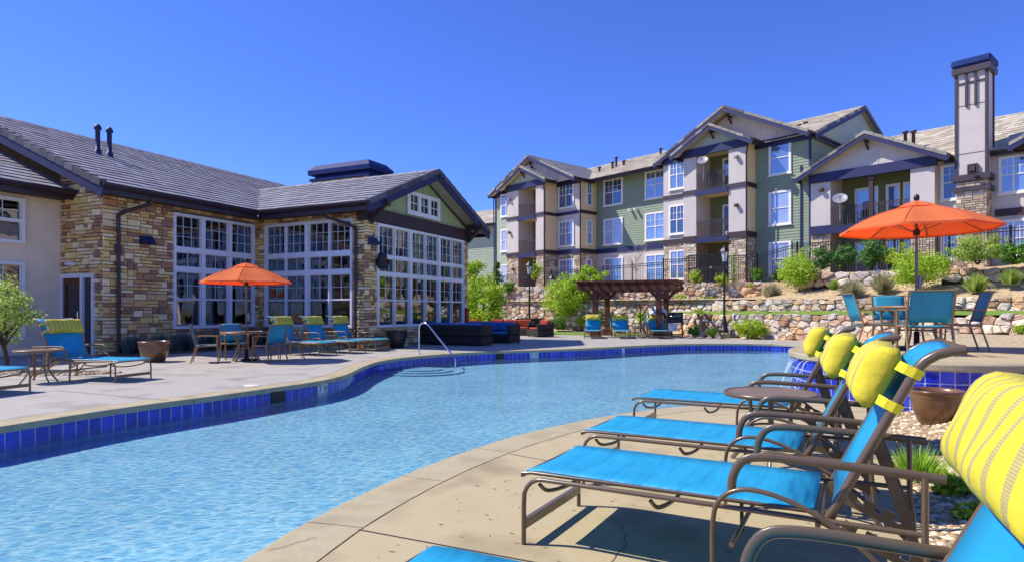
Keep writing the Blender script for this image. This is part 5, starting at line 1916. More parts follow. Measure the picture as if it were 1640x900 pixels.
shrub('flat green weeds on the ledge beside the lamp post', 1130, 480, 36, 34, 7, 'bright', 26, 300, .08, name='weed', group='weeds on the ledges', stems=False)
shrub('tiny yellow weed on the gravel above the loose boulders', 1203, 460, 34.6, 12, 8, 'bright', 27, 160, .05, name='weed', group='weeds on the ledges', stems=False)
GB = 'grey-green bunch shrubs on the gravel slope'
for k, (px, py, Y, w, h, lab) in enumerate(((1237, 478, 32.3, 40, 28, 'grey bunch shrub at the left below the egg-shaped yellow shrub'), (1365, 477, 28.5, 54, 34, 'largest grey bunch shrub below the dark hedge'), (1336, 464, 29.4, 22, 18, 'small green bunch shrub left of the largest grey one'),
                                     (1413, 467, 28, 52, 34, 'greenish bunch shrub left of the wide yellow-green shrub'), (1563, 467, 25, 46, 32, 'grey-green bunch shrub below the short wall of flat boulders'), (1620, 455, 24.4, 44, 28, 'grey-green bunch shrub nearest the right edge of the slope'))):
    tuft(lab, px, py, Y, w, h, 'grey' if k in (0, 1, 3) else 'pale', 40 + k, 620, 'bunch_shrub', 'shrub', GB, .016)
for k, (dx, dy) in enumerate(((.55, -.45), (1.3, -.6), (2.2, -.5), (3.0, -.65), (3.8, -.5), (4.6, -.7), (5.3, -.55))):
    c, s_ = math.cos(R(64.8)), math.sin(R(64.8))
    x, y = -10.05 * CS + dx * c - dy * s_, 15.36 * CS + dx * s_ + dy * c
    labs = ['lavender clump nearest the downspout and the stone corner', 'lavender clump behind the brown glazed pot, left side', 'lavender clump behind the brown glazed pot, right side', 'lavender clump under the left half of the big window', 'lavender clump under the middle of the big window', 'lavender clump behind the left patio chair', 'lavender clump behind the umbrella pole']
    px, py = CX + x / y * F_PX, YH + (EYE - .02) / y * F_PX
    tuft(labs[k], px, py, y, 48, 34, 'lavender', 60 + k, 420, 'lavender', 'plant', 'lavender along the clubhouse wall', .014, .6)
# beside the near loungers
def near(x, y):
    z = gz(x, y)
    return CX + x / y * F_PX, YH + (EYE - z) / y * F_PX
px, py = near(3.05, 4.7)
tuft('bright green grass clump in the gravel behind the near loungers', px, py, 4.7, 112, 66, 'bright', 80, 420, 'grass_clump', 'plant', None, .006, .7, M_blade)
px, py = near(3.0, 4.25)
shrub('broad-leaved yellow-green ground cover in front of the grass clump', px, py, 4.25, 80, 46, 'bright', 81, 330, .05, 'ground_cover', 'plant', stems=False)
px, py = near(2.78, 3.75)
shrub('small leafy green sprout in the gravel beside the near lounger', px, py, 3.75, 64, 36, 'bright', 82, 170, .04, 'ground_cover', 'plant', stems=False)

def tree(name, label, px, py, Y, trunk_h, crown, leafkind, n, leaf, seed, cat='tree', group=None, nc=60, r0=.11):
    """crown: (cz, rx, rz) in metres above the base"""
    rnd = random.Random(seed)
    x, y, z = wpos(px, py, Y)
    t = thing(name, label, cat, (x, y, z - .05), 0, group)
    cz, rx, rz = crown
    rx, rz = rx * 1.2, rz * 1.12
    cl = clumps_in(rx, rx, rz, cz, nc, rnd, .27, -1, .35)
    m = MB()
    m.tube([(0, 0, 0), (.03, .02, trunk_h * .5), (-.02, 0, trunk_h), (0.02, .02, cz + rz * .5)], [r0, r0 * .85, r0 * .7, r0 * .2], 8)
    for k in range(9):
        a = rnd.uniform(0, 6.28)
        h0 = trunk_h * rnd.uniform(.75, 1.0) + k * .04
        q = (rx * .8 * math.cos(a), rx * .8 * math.sin(a), cz + rnd.uniform(-.5, .7) * rz)
        m.tube([(0, 0, h0), (q[0] * .45, q[1] * .45, lerp(h0, q[2], .6)), q], [r0 * .45, r0 * .3, r0 * .08], 6)
    m.build('trunk', M_bark, t)
    m = MB()
    leaf_mesh(m, cl, int(n * 1.6), leaf * 1.15, rnd, .35, .6, .5)
    m.build('crown', LEAF[leafkind], t)
    return t
tree('round_tree', 'round yellow-green tree on the lawn edge left of the pergola', 917, 523, 40.5, 1.0, (2.05, 1.75, 1.45), 'bright', 6500, .13, 91, nc=80)
tree('leafy_tree', 'yellow-green tree against the end of the clubhouse gable', 775, 541, 35.5, .8, (1.75, 1.35, 1.75), 'bright', 5500, .13, 92, nc=70)
tree('leafy_tree', 'taller yellow-green tree just behind the clubhouse corner, mostly hidden by it', 752, 530, 39, 1.5, (3.0, 1.0, 1.9), 'bright', 3500, .13, 93, nc=50)
tree('small_tree', 'light green tree top showing above the pergola roof', 945, 500, 40.5, 1.2, (2.3, 1.3, .75), 'bright', 2000, .12, 94, nc=30)
tree('small_tree', 'feathery light green small tree in front of the stucco wall at the left edge', 8, 596, 13.2, .6, (1.36, .58, .74), 'pale', 2300, .055, 95, nc=70, r0=.05)
# narrow conifer
def conifer(label, px, py, Y, h, r, seed):
    rnd = random.Random(seed)
    x, y, z = wpos(px, py, Y)
    t = thing('conifer', label, 'tree', (x, y, z - .05))
    m = MB(); m.tube([(0, 0, 0), (0, 0, h)], [.1, .015], 7); m.build('trunk', M_bark, t)
    m = MB()
    for k in range(170):
        f = rnd.random() ** .8
        hz = .25 + f * (h - .35)
        L_ = r * (1 - f) ** .85 * rnd.uniform(.65, 1.1) + .08
        a = rnd.uniform(0, 6.28)
        for q in range(16):
            g = rnd.random()
            c = (L_ * g * math.cos(a) + rnd.gauss(0, .05), L_ * g * math.sin(a) + rnd.gauss(0, .05), hz - .25 * L_ * g + rnd.gauss(0, .03), .07, .6)
            leaf_mesh(m, [c], 2, .12, rnd, .3, .3)
    m.build('crown', LEAF['conifer'], t)
conifer('dark narrow spruce between the yellow-green tree and the rock pile', 796, 541, 37.5, 4.7, 1.15, 97)
def bare_tree(label, px, py, Y, h, sp, seed, mt):
    rnd = random.Random(seed)
    x, y, z = wpos(px, py, Y)
    t = thing('bare_tree', label, 'tree', (x, y, z - .05), 0, 'bare young trees')
    m = MB()
    m.tube([(0, 0, 0), (.02, 0, h * .5), (0, 0, h * .8)], [.045, .03, .012], 6)
    m.build('trunk', mt, t)
    m = MB()
    for k in range(26):
        a, h0 = rnd.uniform(0, 6.28), h * rnd.uniform(.3, .75)
        L_ = sp * rnd.uniform(.5, 1)
        q = (L_ * math.cos(a), L_ * math.sin(a), h0 + L_ * rnd.uniform(.7, 1.5))
        q1 = (q[0] * .5, q[1] * .5, lerp(h0, q[2], .45))
        m.tube([(0, 0, h0), q1, q], [.014, .009, .003], 4)
        for _ in range(3):
            b = rnd.uniform(0, 6.28); l2 = L_ * .4
            m.tube([q1, (q1[0] + l2 * math.cos(b), q1[1] + l2 * math.sin(b), q1[2] + l2 * 1.1)], [.006, .002], 4)
    m.build('twigs', mt, t)
bare_tree('pale leafless tree in front of the sage wall behind the pergola', 1018, 455, 40.5, 2.4, 1.1, 3, M_twig)
bare_tree('thin leafless sapling with grey twigs under the pergola', 1025, 530, 34.5, 2.1, .9, 4, M_bark)
m = MB(); m.tube([(0, 0, 0), (.05, .05, .8), (0, 0, 1.75)], [.03, .025, .02], 6)
x, y, z = wpos(1175, 455, 36)
t = thing('climbing_vine', 'narrow climbing vine against the stone pier right of the gate', 'vine', (x, y, z))
m.build('stem', M_bark, t)
m = MB(); leaf_mesh(m, [(0, 0, .25 + i * .19, .2, 1) for i in range(8)], 500, .08, random.Random(6)); m.build('foliage', LEAF['mid'], t)

# pebbles in the bed beside the near deck
rp = random.Random(17)
m = MB()
cnt = 0
while cnt < 10500:
    y = 2.2 + 6.2 * rp.random() ** 1.3
    s_ = 6.0 * rp.random() ** 1.4
    x = 2.75 + (y - 4.3) * .553 + .02 + s_ * 1.14
    if inside(TERR_OUT, x, y) or x / y > .95 or y < 2.4:
        continue
    r = rp.uniform(.012, .032)
    m.blob((x, y, gz(x, y) + r * .35), (r * rp.uniform(.8, 1.4), r, r * rp.uniform(.5, .8)), rp, (5, 3), .8, .15)
    cnt += 1
tag(m.build('gravel_stones', M_pebble), 'loose tan and cream pebbles covering the bed beside the near loungers', 'pebbles', kind='stuff')
m = MB()
for _ in range(2600):
    x, y = rp.uniform(8.4, 16), rp.uniform(21.5, 30)
    if y > polyat(W1, .5)[1] + 4 or x > lerp(9.6, 15.5, max(0, (30 - y) / 8)) - .3 or inside(DECK_OUT, x, y) or inside(RS, x, y):
        continue
    r = rp.uniform(.03, .07)
    m.blob((x, y, gz(x, y) + r * .3), (r * 1.2, r, r * .6), rp, (5, 3), .8, .15)
tag(m.build('gravel_stones', M_pebble), 'river pebbles scattered along the far pool edge under the lamp post', 'pebbles', kind='stuff')
x0, y0 = G(75, 597)
m = MB()
for _ in range(900):
    a, k = rp.uniform(0, 6.28), rp.random() ** .5
    r = rp.uniform(.015, .035)
    m.blob((x0 + 1.5 * k * math.cos(a), y0 + .55 * k * math.sin(a), r * .3), (r * 1.2, r, r * .6), rp, (5, 3), .8, .15)
tag(m.build('gravel_stones', M_pebble), 'pebble patch in the deck behind the left side table', 'pebbles', kind='stuff')

# ================================================================ furniture
def sheet(path, y0, y1, th=.006, sag=0.0, ny=6):
    """cloth panel: path of (x, z), stretched from y0 to y1"""
    m = MB()
    n = len(path)
    vs = []
    for s_ in (1, -1):
        for i, (x, z) in enumerate(path):
            a, b = path[max(0, i - 1)], path[min(n - 1, i + 1)]
            d = math.hypot(b[0] - a[0], b[1] - a[1])
            nx, nz = -(b[1] - a[1]) / d, (b[0] - a[0]) / d
            for k in range(ny + 1):
                f = k / ny
                sg = -sag * 4 * f * (1 - f)
                vs.append((x + nx * (th / 2 * s_ + sg), lerp(y0, y1, f), z + nz * (th / 2 * s_ + sg)))
    w = ny + 1
    N_ = n * w
    fs = []
    for i in range(n - 1):
        for k in range(ny):
            q = (i * w + k, (i + 1) * w + k, (i + 1) * w + k + 1, i * w + k + 1)
            fs.append(tuple(reversed(q)))
            fs.append(tuple(v + N_ for v in q))
    for i in range(n - 1):
        for k in (0, ny):
            q = (i * w + k, (i + 1) * w + k, (i + 1) * w + k + N_, i * w + k + N_)
            fs.append(q if k == 0 else tuple(reversed(q)))
    for k in range(ny):
        for i in (0, n - 1):
            q = (i * w + k, i * w + k + 1, i * w + k + 1 + N_, i * w + k + N_)
            fs.append(tuple(reversed(q)) if i == 0 else q)
    m.add(vs, fs, True)
    return m

def pillow_obj(W, H, T, parent, mt, nu=26, nv=14, seed=1, axis=None):
    """head cushion with UVs; local u across (y), v along axis e1, bulge along e2"""
    rnd = random.Random(seed)
    c, e1, e2 = axis
    verts, uvs, faces = [], [], []
    for s_ in (1, -1):
        for j in range(nv + 1):
            for i in range(nu + 1):
                u, v = i / nu * 2 - 1, j / nv * 2 - 1
                th = T / 2 * max(0, 1 - abs(u) ** 12) ** .34 * max(0, 1 - abs(v) ** 3.6) ** .5 * (1 - .25 * u * u)
                # corners stay out, sides pull in a little
                uu = u * (1 - .045 * (1 - abs(v)) * u * u)
                vv = v * (1 - .09 * (1 - abs(u) ** 3) * v * v)
                th *= 1 + .05 * math.sin(u * 7 + v * 3) * (1 if s_ > 0 else 0)
                kz = (1.15 if s_ > 0 else .5)
                p = Vector(c) + Vector((0, 1, 0)) * (uu * W / 2) + Vector(e1) * (vv * H / 2) + Vector(e2) * (s_ * th * kz)
                verts.append(tuple(p)); uvs.append((i / nu, j / nv))
    w = nu + 1
    N_ = w * (nv + 1)
    for s_ in (0, 1):
        for j in range(nv):
            for i in range(nu):
                q = (j * w + i, j * w + i + 1, (j + 1) * w + i + 1, (j + 1) * w + i)
                q = tuple(v + N_ * s_ for v in q)
                faces.append(q if s_ == 0 else tuple(reversed(q)))
    me = bpy.data.meshes.new('pillow')
    me.from_pydata(verts, [], faces)
    uvl = me.uv_layers.new(name='UVMap')
    for lp in me.loops:
        uvl.data[lp.index].uv = uvs[lp.vertex_index]
    me.polygons.foreach_set('use_smooth', [True] * len(faces))
    bm = bmesh.new(); bm.from_mesh(me)
    bmesh.ops.remove_doubles(bm, verts=bm.verts, dist=.0006)
    bmesh.ops.recalc_face_normals(bm, faces=bm.faces)
    bm.to_mesh(me); bm.free()
    me.materials.append(mt)
    o = bpy.data.objects.new('pillow', me)
    COL.objects.link(o)
    o.parent = parent
    return o

def make_lounger(label, loc, deg, frame_m, sling_m, group, back_deg=64.0, seed=1, pil=(.655, .29, .20)):
    t = thing('sun_lounger', label, 'sun lounger', (loc[0], loc[1], loc[2] if len(loc) > 2 else 0), R(deg), group)
    W = .378
    for s_ in (-1, 1):
        y = s_ * W
        m = MB()
        pts = [(.025, y, 0), (.025, y, .22)] + [(.025 + .11 - .11 * math.cos(R(a)), y, .245 + .115 * math.sin(R(a))) for a in (15, 35, 55, 75, 90)] + [(.5, y, .36), (1.1, y, .36), (1.82, y, .36)]
        m.tube(pts, .0125, 8, .016)
        m.build('side_rail', frame_m, t)
        # arched arm leg running down to the rear foot
        y2 = s_ * (W + .035)
        m = MB()
        pts = catmull([(1.02, y2, 0), (1.02, y2, .3), (1.06, y2, .41), (1.16, y2, .46), (1.32, y2, .44), (1.5, y2, .36), (1.68, y2, .22), (1.86, y2, .04), (1.89, y2, 0)], 4)
        m.tube(pts, .0115, 8, .016)
        m.build('leg', frame_m, t)
        m = MB()
        pts = catmull([(1.10, y2, .44), (1.11, y2, .52), (1.155, y2, .59), (1.25, y2, .612), (1.45, y2, .612), (1.7, y2, .606), (1.9, y2, .598)], 4)
        m.tube(pts, .0195, 10, .0095)
        a_ = m.build('armrest', frame_m, t)
        m = MB(); m.tube([(1.83, y2, .6), (1.83, y2, .34), (1.86, y2, .0)], .013, 8, .018); m.build('arm_post', frame_m, t)
        # sling rail of the bed
        m = MB(); m.tube([(0.0, s_ * .35, .372), (.06, s_ * .35, .382), (.5, s_ * .35, .385), (1.45, s_ * .35, .385)], .010, 8, .010); m.build('bed_rail', frame_m, t)
    m = MB(); m.box(.012, .038, -W, W, .085, .135); m.build('foot_bar', frame_m, t)
    m = MB()
    m.tube([(.004, -.352, .365), (.004, .352, .365)], .013, 8); m.build('end_bar', frame_m, t)
    for x in (.12, .72):
        m = MB(); m.tube(catmull([(x, -W, .335), (x + .02, -W + .06, .29), (x + .03, -.1, .262), (x + .03, .1, .262), (x + .02, W - .06, .29), (x, W, .335)], 4), .011, 8); m.build('stretcher', frame_m, t)
    for x, z in ((1.1, .2), (1.82, .12), (1.45, .345)):
        m = MB(); m.tube([(x, -W - .03, z), (x, W + .03, z)], .012, 8); m.build('stretcher', frame_m, t)
    path = [(-.004, .352), (.0, .375), (.03, .392), (.12, .397), (.4, .396), (.8, .394), (1.2, .394), (1.43, .394)]
    sheet(path, -.352, .352, .006, .012).build('seat_sling', sling_m, t)
    # back
    b = R(back_deg)
    h0 = Vector((1.49, 0, .37))
    e1 = Vector((math.cos(b), 0, math.sin(b)))
    e2 = Vector((-math.sin(b), 0, math.cos(b)))
    top = h0 + e1 * .72
    bpth = [h0, h0 + e1 * .25, h0 + e1 * .5, h0 + e1 * .68, top]
    for a in (14, 30, 46, 56):
        q = R(back_deg - a)
        bpth.append(bpth[-1] + Vector((math.cos(q), 0, math.sin(q))) * .048)
    for s_ in (-1, 1):
        m = MB(); m.tube([(p.x, s_ * .358, p.z) for p in bpth], .014, 8, .02); m.build('back_rail', frame_m, t)
    m = MB(); e_ = bpth[-1]; m.tube([(e_.x, -.358, e_.z), (e_.x, .358, e_.z)], .013, 8); m.build('back_bar', frame_m, t)
    path = [(p.x + e2.x * .012, p.z + e2.z * .012) for p in [h0 + e1 * .02] + bpth[1:]]
    sheet(path, -.35, .35, .006, .014).build('back_sling', sling_m, t)
    # notched prop behind the back
    for s_ in (-.26, .26):
        m = MB()
        a_, c_ = h0 + e1 * .36, Vector((1.80, 0, .33))
        m.beam((a_.x, s_, a_.z), (c_.x, s_, c_.z - .1), .012, .04)
        p0, p1 = Vector((1.45, s_, .33)), Vector((1.86, s_, .16))
        for k in range(5):
            q0, q1 = p0.lerp(p1, k / 5), p0.lerp(p1, (k + .62) / 5)
            m.beam(tuple(q0), tuple(q1), .012, .05 + .0)
        m.beam(tuple(p0), tuple(p1), .011, .03, -.02)
        m.build('back_prop', frame_m, t)
    # head cushion and its straps
    pc = h0 + e1 * .625 + e2 * .09
    p_ = pillow_obj(pil[0] + .04, pil[1], pil[2], t, M_yellow, seed=seed, axis=(pc, e1, e2))
    for k in (-.08, .08):
        m = MB()
        q = h0 + e1 * (.625 + k)
        w = .367
        pts = [(q + e2 * .07, -w * .9), (q + e2 * .035, -w * 1.0), (q, -w - .006), (q - e2 * .03, -w), (q - e2 * .04, 0), (q - e2 * .03, w), (q, w + .006), (q + e2 * .035, w * 1.0), (q + e2 * .07, w * .9)]
        for i in range(len(pts) - 1):
            (a0, ya), (b0, yb) = pts[i], pts[i + 1]
            d = e1 * .021
            m.quad(tuple(a0 - d + Vector((0, ya, 0))), tuple(b0 - d + Vector((0, yb, 0))), tuple(b0 + d + Vector((0, yb, 0))), tuple(a0 + d + Vector((0, ya, 0))))
        m.build('strap', M_strap, p_)
    return t
M_strap = mat('yellow_strap', 'e0d02a', rough=.85, scale=30, vary=.08)

NG = 'blue sun loungers beside the near pool edge'
hd = -29.0
def foot_to(fx, fy, deg):
    return (fx, fy)
l1 = make_lounger('nearest complete blue sun lounger, foot toward the pool', (.225, 3.70), hd, M_bronze, M_sling, NG, 64, 1)
dup(l1, (.68, 4.86, 0), R(hd), 'second blue sun lounger from the camera, beside the round slatted table', NG)
dup(l1, (1.39, 6.62, 0), R(hd), 'third and farthest near blue sun lounger, on the far side of the round slatted table', NG)
dup(l1, (-.47, 1.98, 0), R(hd + 3), 'blue sun lounger cut off by the picture corner, with the biggest yellow cushion', NG)
make_side = None
def side_table(label, loc, h=.58, r=.37, frame_m=None, group='round slatted side tables'):
    t = thing('side_table', label, 'side table', (loc[0], loc[1], 0), R(20), group)
    m = MB()
    n = 11
    for i in range(n):
        x0, x1 = -r + 2 * r * i / n + .006, -r + 2 * r * (i + 1) / n - .006
        ya, yb = math.sqrt(max(0, (r - .02) ** 2 - x0 * x0)), math.sqrt(max(0, (r - .02) ** 2 - x1 * x1))
        if ya < .02 and yb < .02:
            continue
        m.prism([(x0, -ya), (x1, -yb), (x1, yb), (x0, ya)], h - .014, h)
    m.build('slat_top', M_tabletop, t)
    m = MB(); m.lathe([(r - .03, h - .012), (r - .028, h + .003), (r - .008, h + .006), (r + .004, h - .006), (r, h - .03), (r - .02, h - .034), (r - .03, h - .012)], 40); m.build('rim', frame_m, t)
    for k in range(4):
        a = R(45 + 90 * k)
        m = MB(); m.tube(catmull([(.17 * math.cos(a), .17 * math.sin(a), h - .02), (.15 * math.cos(a), .15 * math.sin(a), h * .6), (.18 * math.cos(a), .18 * math.sin(a), h * .3), (.31 * math.cos(a), .31 * math.sin(a), 0)], 4), .012, 8, .022)
        m.build('leg', frame_m, t)
    m = MB(); m.tube([(.155 * math.cos(R(a)), .155 * math.sin(R(a)), h * .5) for a in range(0, 360, 20)], .01, 6, closed=True); m.build('ring', frame_m, t)
    return t
st1 = side_table('round slatted side table between the second and third near loungers', (2.16, 5.2), frame_m=M_bronze)

LG = 'blue sun loungers on the clubhouse side'
l5 = make_lounger('blue sun lounger with yellow cushion in front of the stucco wall and the door', (-6.84, 11.3), 164.5, M_bronze_l, M_sling, LG, 66, 5)
dup(l5, (-7.62, 9.38, 0), R(164.5), 'blue sun lounger cut off by the left picture edge', LG)
dup(l5, (-5.26, 17.85, 0), R(157), 'leftmost of the three blue loungers under the corner windows', LG)
dup(l5, (-4.62, 18.75, 0), R(157), 'middle one of the three blue loungers under the corner windows', LG)
dup(l5, (-4.12, 19.9, 0), R(157), 'rightmost of the three blue loungers, nearest the dark pot', LG)
dup(l5, (3.74, 28.9, 0), R(82), 'leftmost of the three blue loungers in front of the pergola', 'blue sun loungers in front of the pergola')
dup(l5, (5.12, 28.8, 0), R(84), 'middle one of the three blue loungers in front of the pergola', 'blue sun loungers in front of the pergola')
dup(l5, (6.85, 28.7, 0), R(84), 'rightmost of the three blue loungers in front of the pergola, below the white ring', 'blue sun loungers in front of the pergola')
st2 = side_table('round side table between the two left loungers', (-8.35, 11.0), frame_m=M_bronze_l)
dup(st1, (-4.7, 20.75, 0), .4, 'dark round side table by the clubhouse corner pier')
dup(st1, (5.98, 29.6, 0), .4, 'dark side table between the pergola loungers')

def make_chair(label, loc, deg, frame_m, sling_m, group):
    """sling dining chair; faces local +x"""
    t = thing('patio_chair', label, 'chair', loc, R(deg), group)
    W = .285
    sheet([(-.24, .425), (-.1, .42), (.1, .425), (.22, .435), (.25, .425)], -W + .02, W - .02, .008, .012).build('seat', sling_m, t)
    sheet([(-.235, .47), (-.275, .6), (-.315, .75), (-.36, .88), (-.38, .92)], -W + .02, W - .02, .008, .02).build('backrest', sling_m, t)
    for s_ in (-1, 1):
        y = s_ * W
        m = MB(); m.tube([(.27, y, 0), (.25, y, .3), (.235, y, .63)], .014, 8, .02); m.build('leg', frame_m, t)
        m = MB(); m.tube([(-.34, y, 0), (-.25, y, .3), (-.215, y, .42)], .014, 8, .02); m.build('leg', frame_m, t)
        m = MB(); m.tube(catmull([(-.29, y, .645), (-.1, y, .655), (.1, y, .655), (.25, y, .64), (.275, y, .615)], 4), .022, 8, .012); m.build('armrest', frame_m, t)
        m = MB(); m.tube([(-.215, y, .42), (-.27, y, .6), (-.31, y, .75), (-.355, y, .88), (-.375, y, .925)], .014, 8, .016); m.build('back_rail', frame_m, t)
        m = MB(); m.tube([(.25, y, .42), (-.24, y, .41)], .012, 8, .018); m.build('seat_rail', frame_m, t)
    m = MB(); m.tube([(.245, -W, .4), (.245, W, .4)], .012, 8); m.tube([(-.225, -W, .4), (-.225, W, .4)], .012, 8); 
    m.v and m.build('cross_rail', frame_m, t)
    m = MB(); m.tube([(-.378, -W, .925), (-.378, W, .925)], .011, 8); m.build('top_rail', frame_m, t)
    return t
def dining_table(label, loc, r=.6, h=.74, m_=None, group='umbrella tables'):
    t = thing('patio_table', label, 'table', loc, R(30), group)
    m = MB()
    n = 15
    for i in range(n):
        x0, x1 = -r + 2 * r * i / n + .006, -r + 2 * r * (i + 1) / n - .006
        ya, yb = math.sqrt(max(0, (r - .02) ** 2 - x0 * x0)), math.sqrt(max(0, (r - .02) ** 2 - x1 * x1))
        if ya < .03 and yb < .03:
            continue
        m.prism([(x0, -ya), (x1, -yb), (x1, yb), (x0, ya)], h - .016, h)
    m.build('slat_top', M_tabletop, t)
    m = MB(); m.lathe([(r - .03, h - .012), (r - .028, h + .004), (r - .008, h + .006), (r + .004, h - .008), (r, h - .04), (r - .02, h - .044), (r - .03, h - .012)], 44); m.build('rim', m_, t)
    for k in range(4):
        a = R(45 + 90 * k)
        m = MB(); m.tube(catmull([(r * .72 * math.cos(a), r * .72 * math.sin(a), h - .02), (r * .5 * math.cos(a), r * .5 * math.sin(a), h * .72), (r * .42 * math.cos(a), r * .42 * math.sin(a), h * .4), (r * .68 * math.cos(a), r * .68 * math.sin(a), 0)], 4), .016, 8, .026)
        m.build('leg', m_, t)
    m = MB(); m.tube([(r * .44 * math.cos(R(a)), r * .44 * math.sin(R(a)), h * .45) for a in range(0, 360, 15)], .012, 6, closed=True); m.build('ring', m_, t)
    return t
M_seam = mat('canopy_seam', 'd8714c', rough=.85)
def umbrella(label, loc, r=1.25, rim=1.95, top=2.42, group='orange patio umbrellas', tilt=0.0, rot=10):
    t = thing('patio_umbrella', label, 'umbrella', loc, R(rot), group)
    m = MB()
    n, k = 8, 8
    def canopy(m, r0, r1, z0, z1, sag, bow=.045):
        rows = 7
        vs, fs = [], []
        for j in range(rows + 1):
            f = j / rows
            rr_ = lerp(r0, r1, f)
            z = lerp(z0, z1, f) + bow * math.sin(math.pi * f)
            for i in range(n * k):
                a = 2 * math.pi * i / (n * k)
                u = (i % k) / k
                d = 4 * u * (1 - u)
                q = rr_ * (1 - .076 * d)
                vs.append((q * math.cos(a), q * math.sin(a), z - sag * d * f * (1 if f < .99 else .2)))
        w = n * k
        for j in range(rows):
            for i in range(w):
                fs.append((j * w + i, j * w + (i + 1) % w, (j + 1) * w + (i + 1) % w, (j + 1) * w + i))
        m.add(vs, fs, True)
    canopy(m, .2, r, top - .06, rim, .055)
    # hem
    w = n * k
    vs, fs = [], []
    for j in range(2):
        for i in range(w):
            a = 2 * math.pi * i / w
            u = (i % k) / k
            q = r * (1 - .076 * 4 * u * (1 - u))
            vs.append((q * math.cos(a), q * math.sin(a), rim - .006 * 4 * u * (1 - u) - .035 * j))
    m.add(vs, [(i, (i + 1) % w, w + (i + 1) % w, w + i) for i in range(w)], True)
    m.build('canopy', M_orange, t)
    m = MB(); canopy(m, .02, .33, top + .045, top - .075, .03, .012)
    m.build('vent_flap', M_orange, t)
    for i in range(8):
        a = R(45 * i)
        m = MB(); m.tube([(.04 * math.cos(a), .04 * math.sin(a), top - .03), (r * .5 * math.cos(a), r * .5 * math.sin(a), lerp(top - .06, rim, .45) + .02), (r * .985 * math.cos(a), r * .985 * math.sin(a), rim - .012)], .008, 6)
        m.tube([(.035 * math.cos(a), .035 * math.sin(a), rim - .05), (r * .52 * math.cos(a), r * .52 * math.sin(a), lerp(top - .06, rim, .5) + .0)], .006, 5)
        m.build('rib', M_bronze, t)
    m = MB()
    for i in range(8):
        a = R(45 * i)
        sp = []
        for q in range(9):
            f = q / 8
            rr_, zz = lerp(.3, r * .995, f), lerp(lerp(top - .06, rim, (.3 - .2) / (r - .2)), rim, f)
            fz = (rr_ - .2) / (r - .2)
            zz = lerp(top - .06, rim, fz) + .045 * math.sin(math.pi * fz) + .003
            sp.append((rr_ * math.cos(a), rr_ * math.sin(a), zz))
        m.tube(sp, .006, 5)
    m.build('seams', M_seam, t)
    m = MB(); m.tube([(0, 0, .02), (0, 0, top + .02)], .024, 12); m.build('pole', M_bronze, t)
    m = MB(); m.lathe([(.05, rim - .1), (.055, rim - .02), (.03, rim)], 12); m.build('runner_hub', M_iron, t)
    m = MB(); m.lathe([(.02, top + .03), (.04, top + .06), (.045, top + .1), (.03, top + .14), (0, top + .155)], 12); m.build('finial', M_iron, t)
    m = MB(); m.bbox(.026, .075, -.03, .03, 1.0, 1.22, .012); m.tube([(.06, 0, 1.12), (.13, 0, 1.16), (.13, 0, 1.23)], .009, 6); m.build('crank_box', M_grey, t)
    m = MB(); m.lathe([(.27, 0), (.28, .02), (.27, .045), (.08, .06), (.045, .08), (.042, .3), (.03, .3)], 24); m.build('base', M_iron, t)
    return t
# left set
LT = (-6.78, 15.9)
dining_table('round patio table under the left orange umbrella', (LT[0], LT[1], 0), m_=M_bronze_l)
umbrella('orange umbrella over the patio table in front of the clubhouse windows', (LT[0], LT[1], 0), 1.1, 2.0, 2.45, rot=14)
CG = 'turquoise patio chairs at the left umbrella table'
c1 = make_chair('turquoise patio chair left of the left table, seen from its back corner', (LT[0] - .80, LT[1] - .42, 0), 22, M_bronze_l, M_sling2, CG)
dup(c1, (LT[0] + .72, LT[1] - .35, 0), R(152), 'turquoise patio chair right of the left table, nearest the three loungers', CG)
dup(c1, (LT[0] - .62, LT[1] + .72, 0), R(-52), 'turquoise patio chair behind the left table, on its window side', CG)
dup(c1, (LT[0] + .92, LT[1] + .55, 0), R(205), 'turquoise patio chair at the far right of the left table, half behind another chair', CG)
# right set on the terrace
TZ = .622
RT = (6.72, 10.35)
dining_table('round patio table under the right orange umbrella on the raised terrace', (RT[0], RT[1], TZ), .62, .72, M_bronze_l)
umbrella('large orange umbrella on the raised terrace at right', (RT[0], RT[1], TZ), 1.17, 1.99, 2.42, rot=4)
CH = 'turquoise patio chairs on the raised terrace'
c2 = make_chair('turquoise patio chair on the terrace seen straight from behind', (6.05, 9.15, TZ), 72, M_bronze_l, M_sling2, CH)
dup(c2, (5.98, 10.35, TZ), R(-12), 'turquoise patio chair at the left of the terrace table, seen from its side', CH)
dup(c2, (7.28, 10.15, TZ), R(158), 'turquoise patio chair at the right of the terrace table', CH)
dup(c2, (7.0, 11.4, TZ), R(255), 'turquoise patio chair behind the terrace table, mostly hidden', CH)
# chairs under the pergola
dup(c1, (5.3, 31.2, 0), R(20), 'turquoise chair under the pergola behind the middle lounger', 'turquoise chairs under the pergola')
dup(c1, (6.4, 31.4, 0), R(180), 'turquoise chair under the pergola between the middle and right loungers', 'turquoise chairs under the pergola')

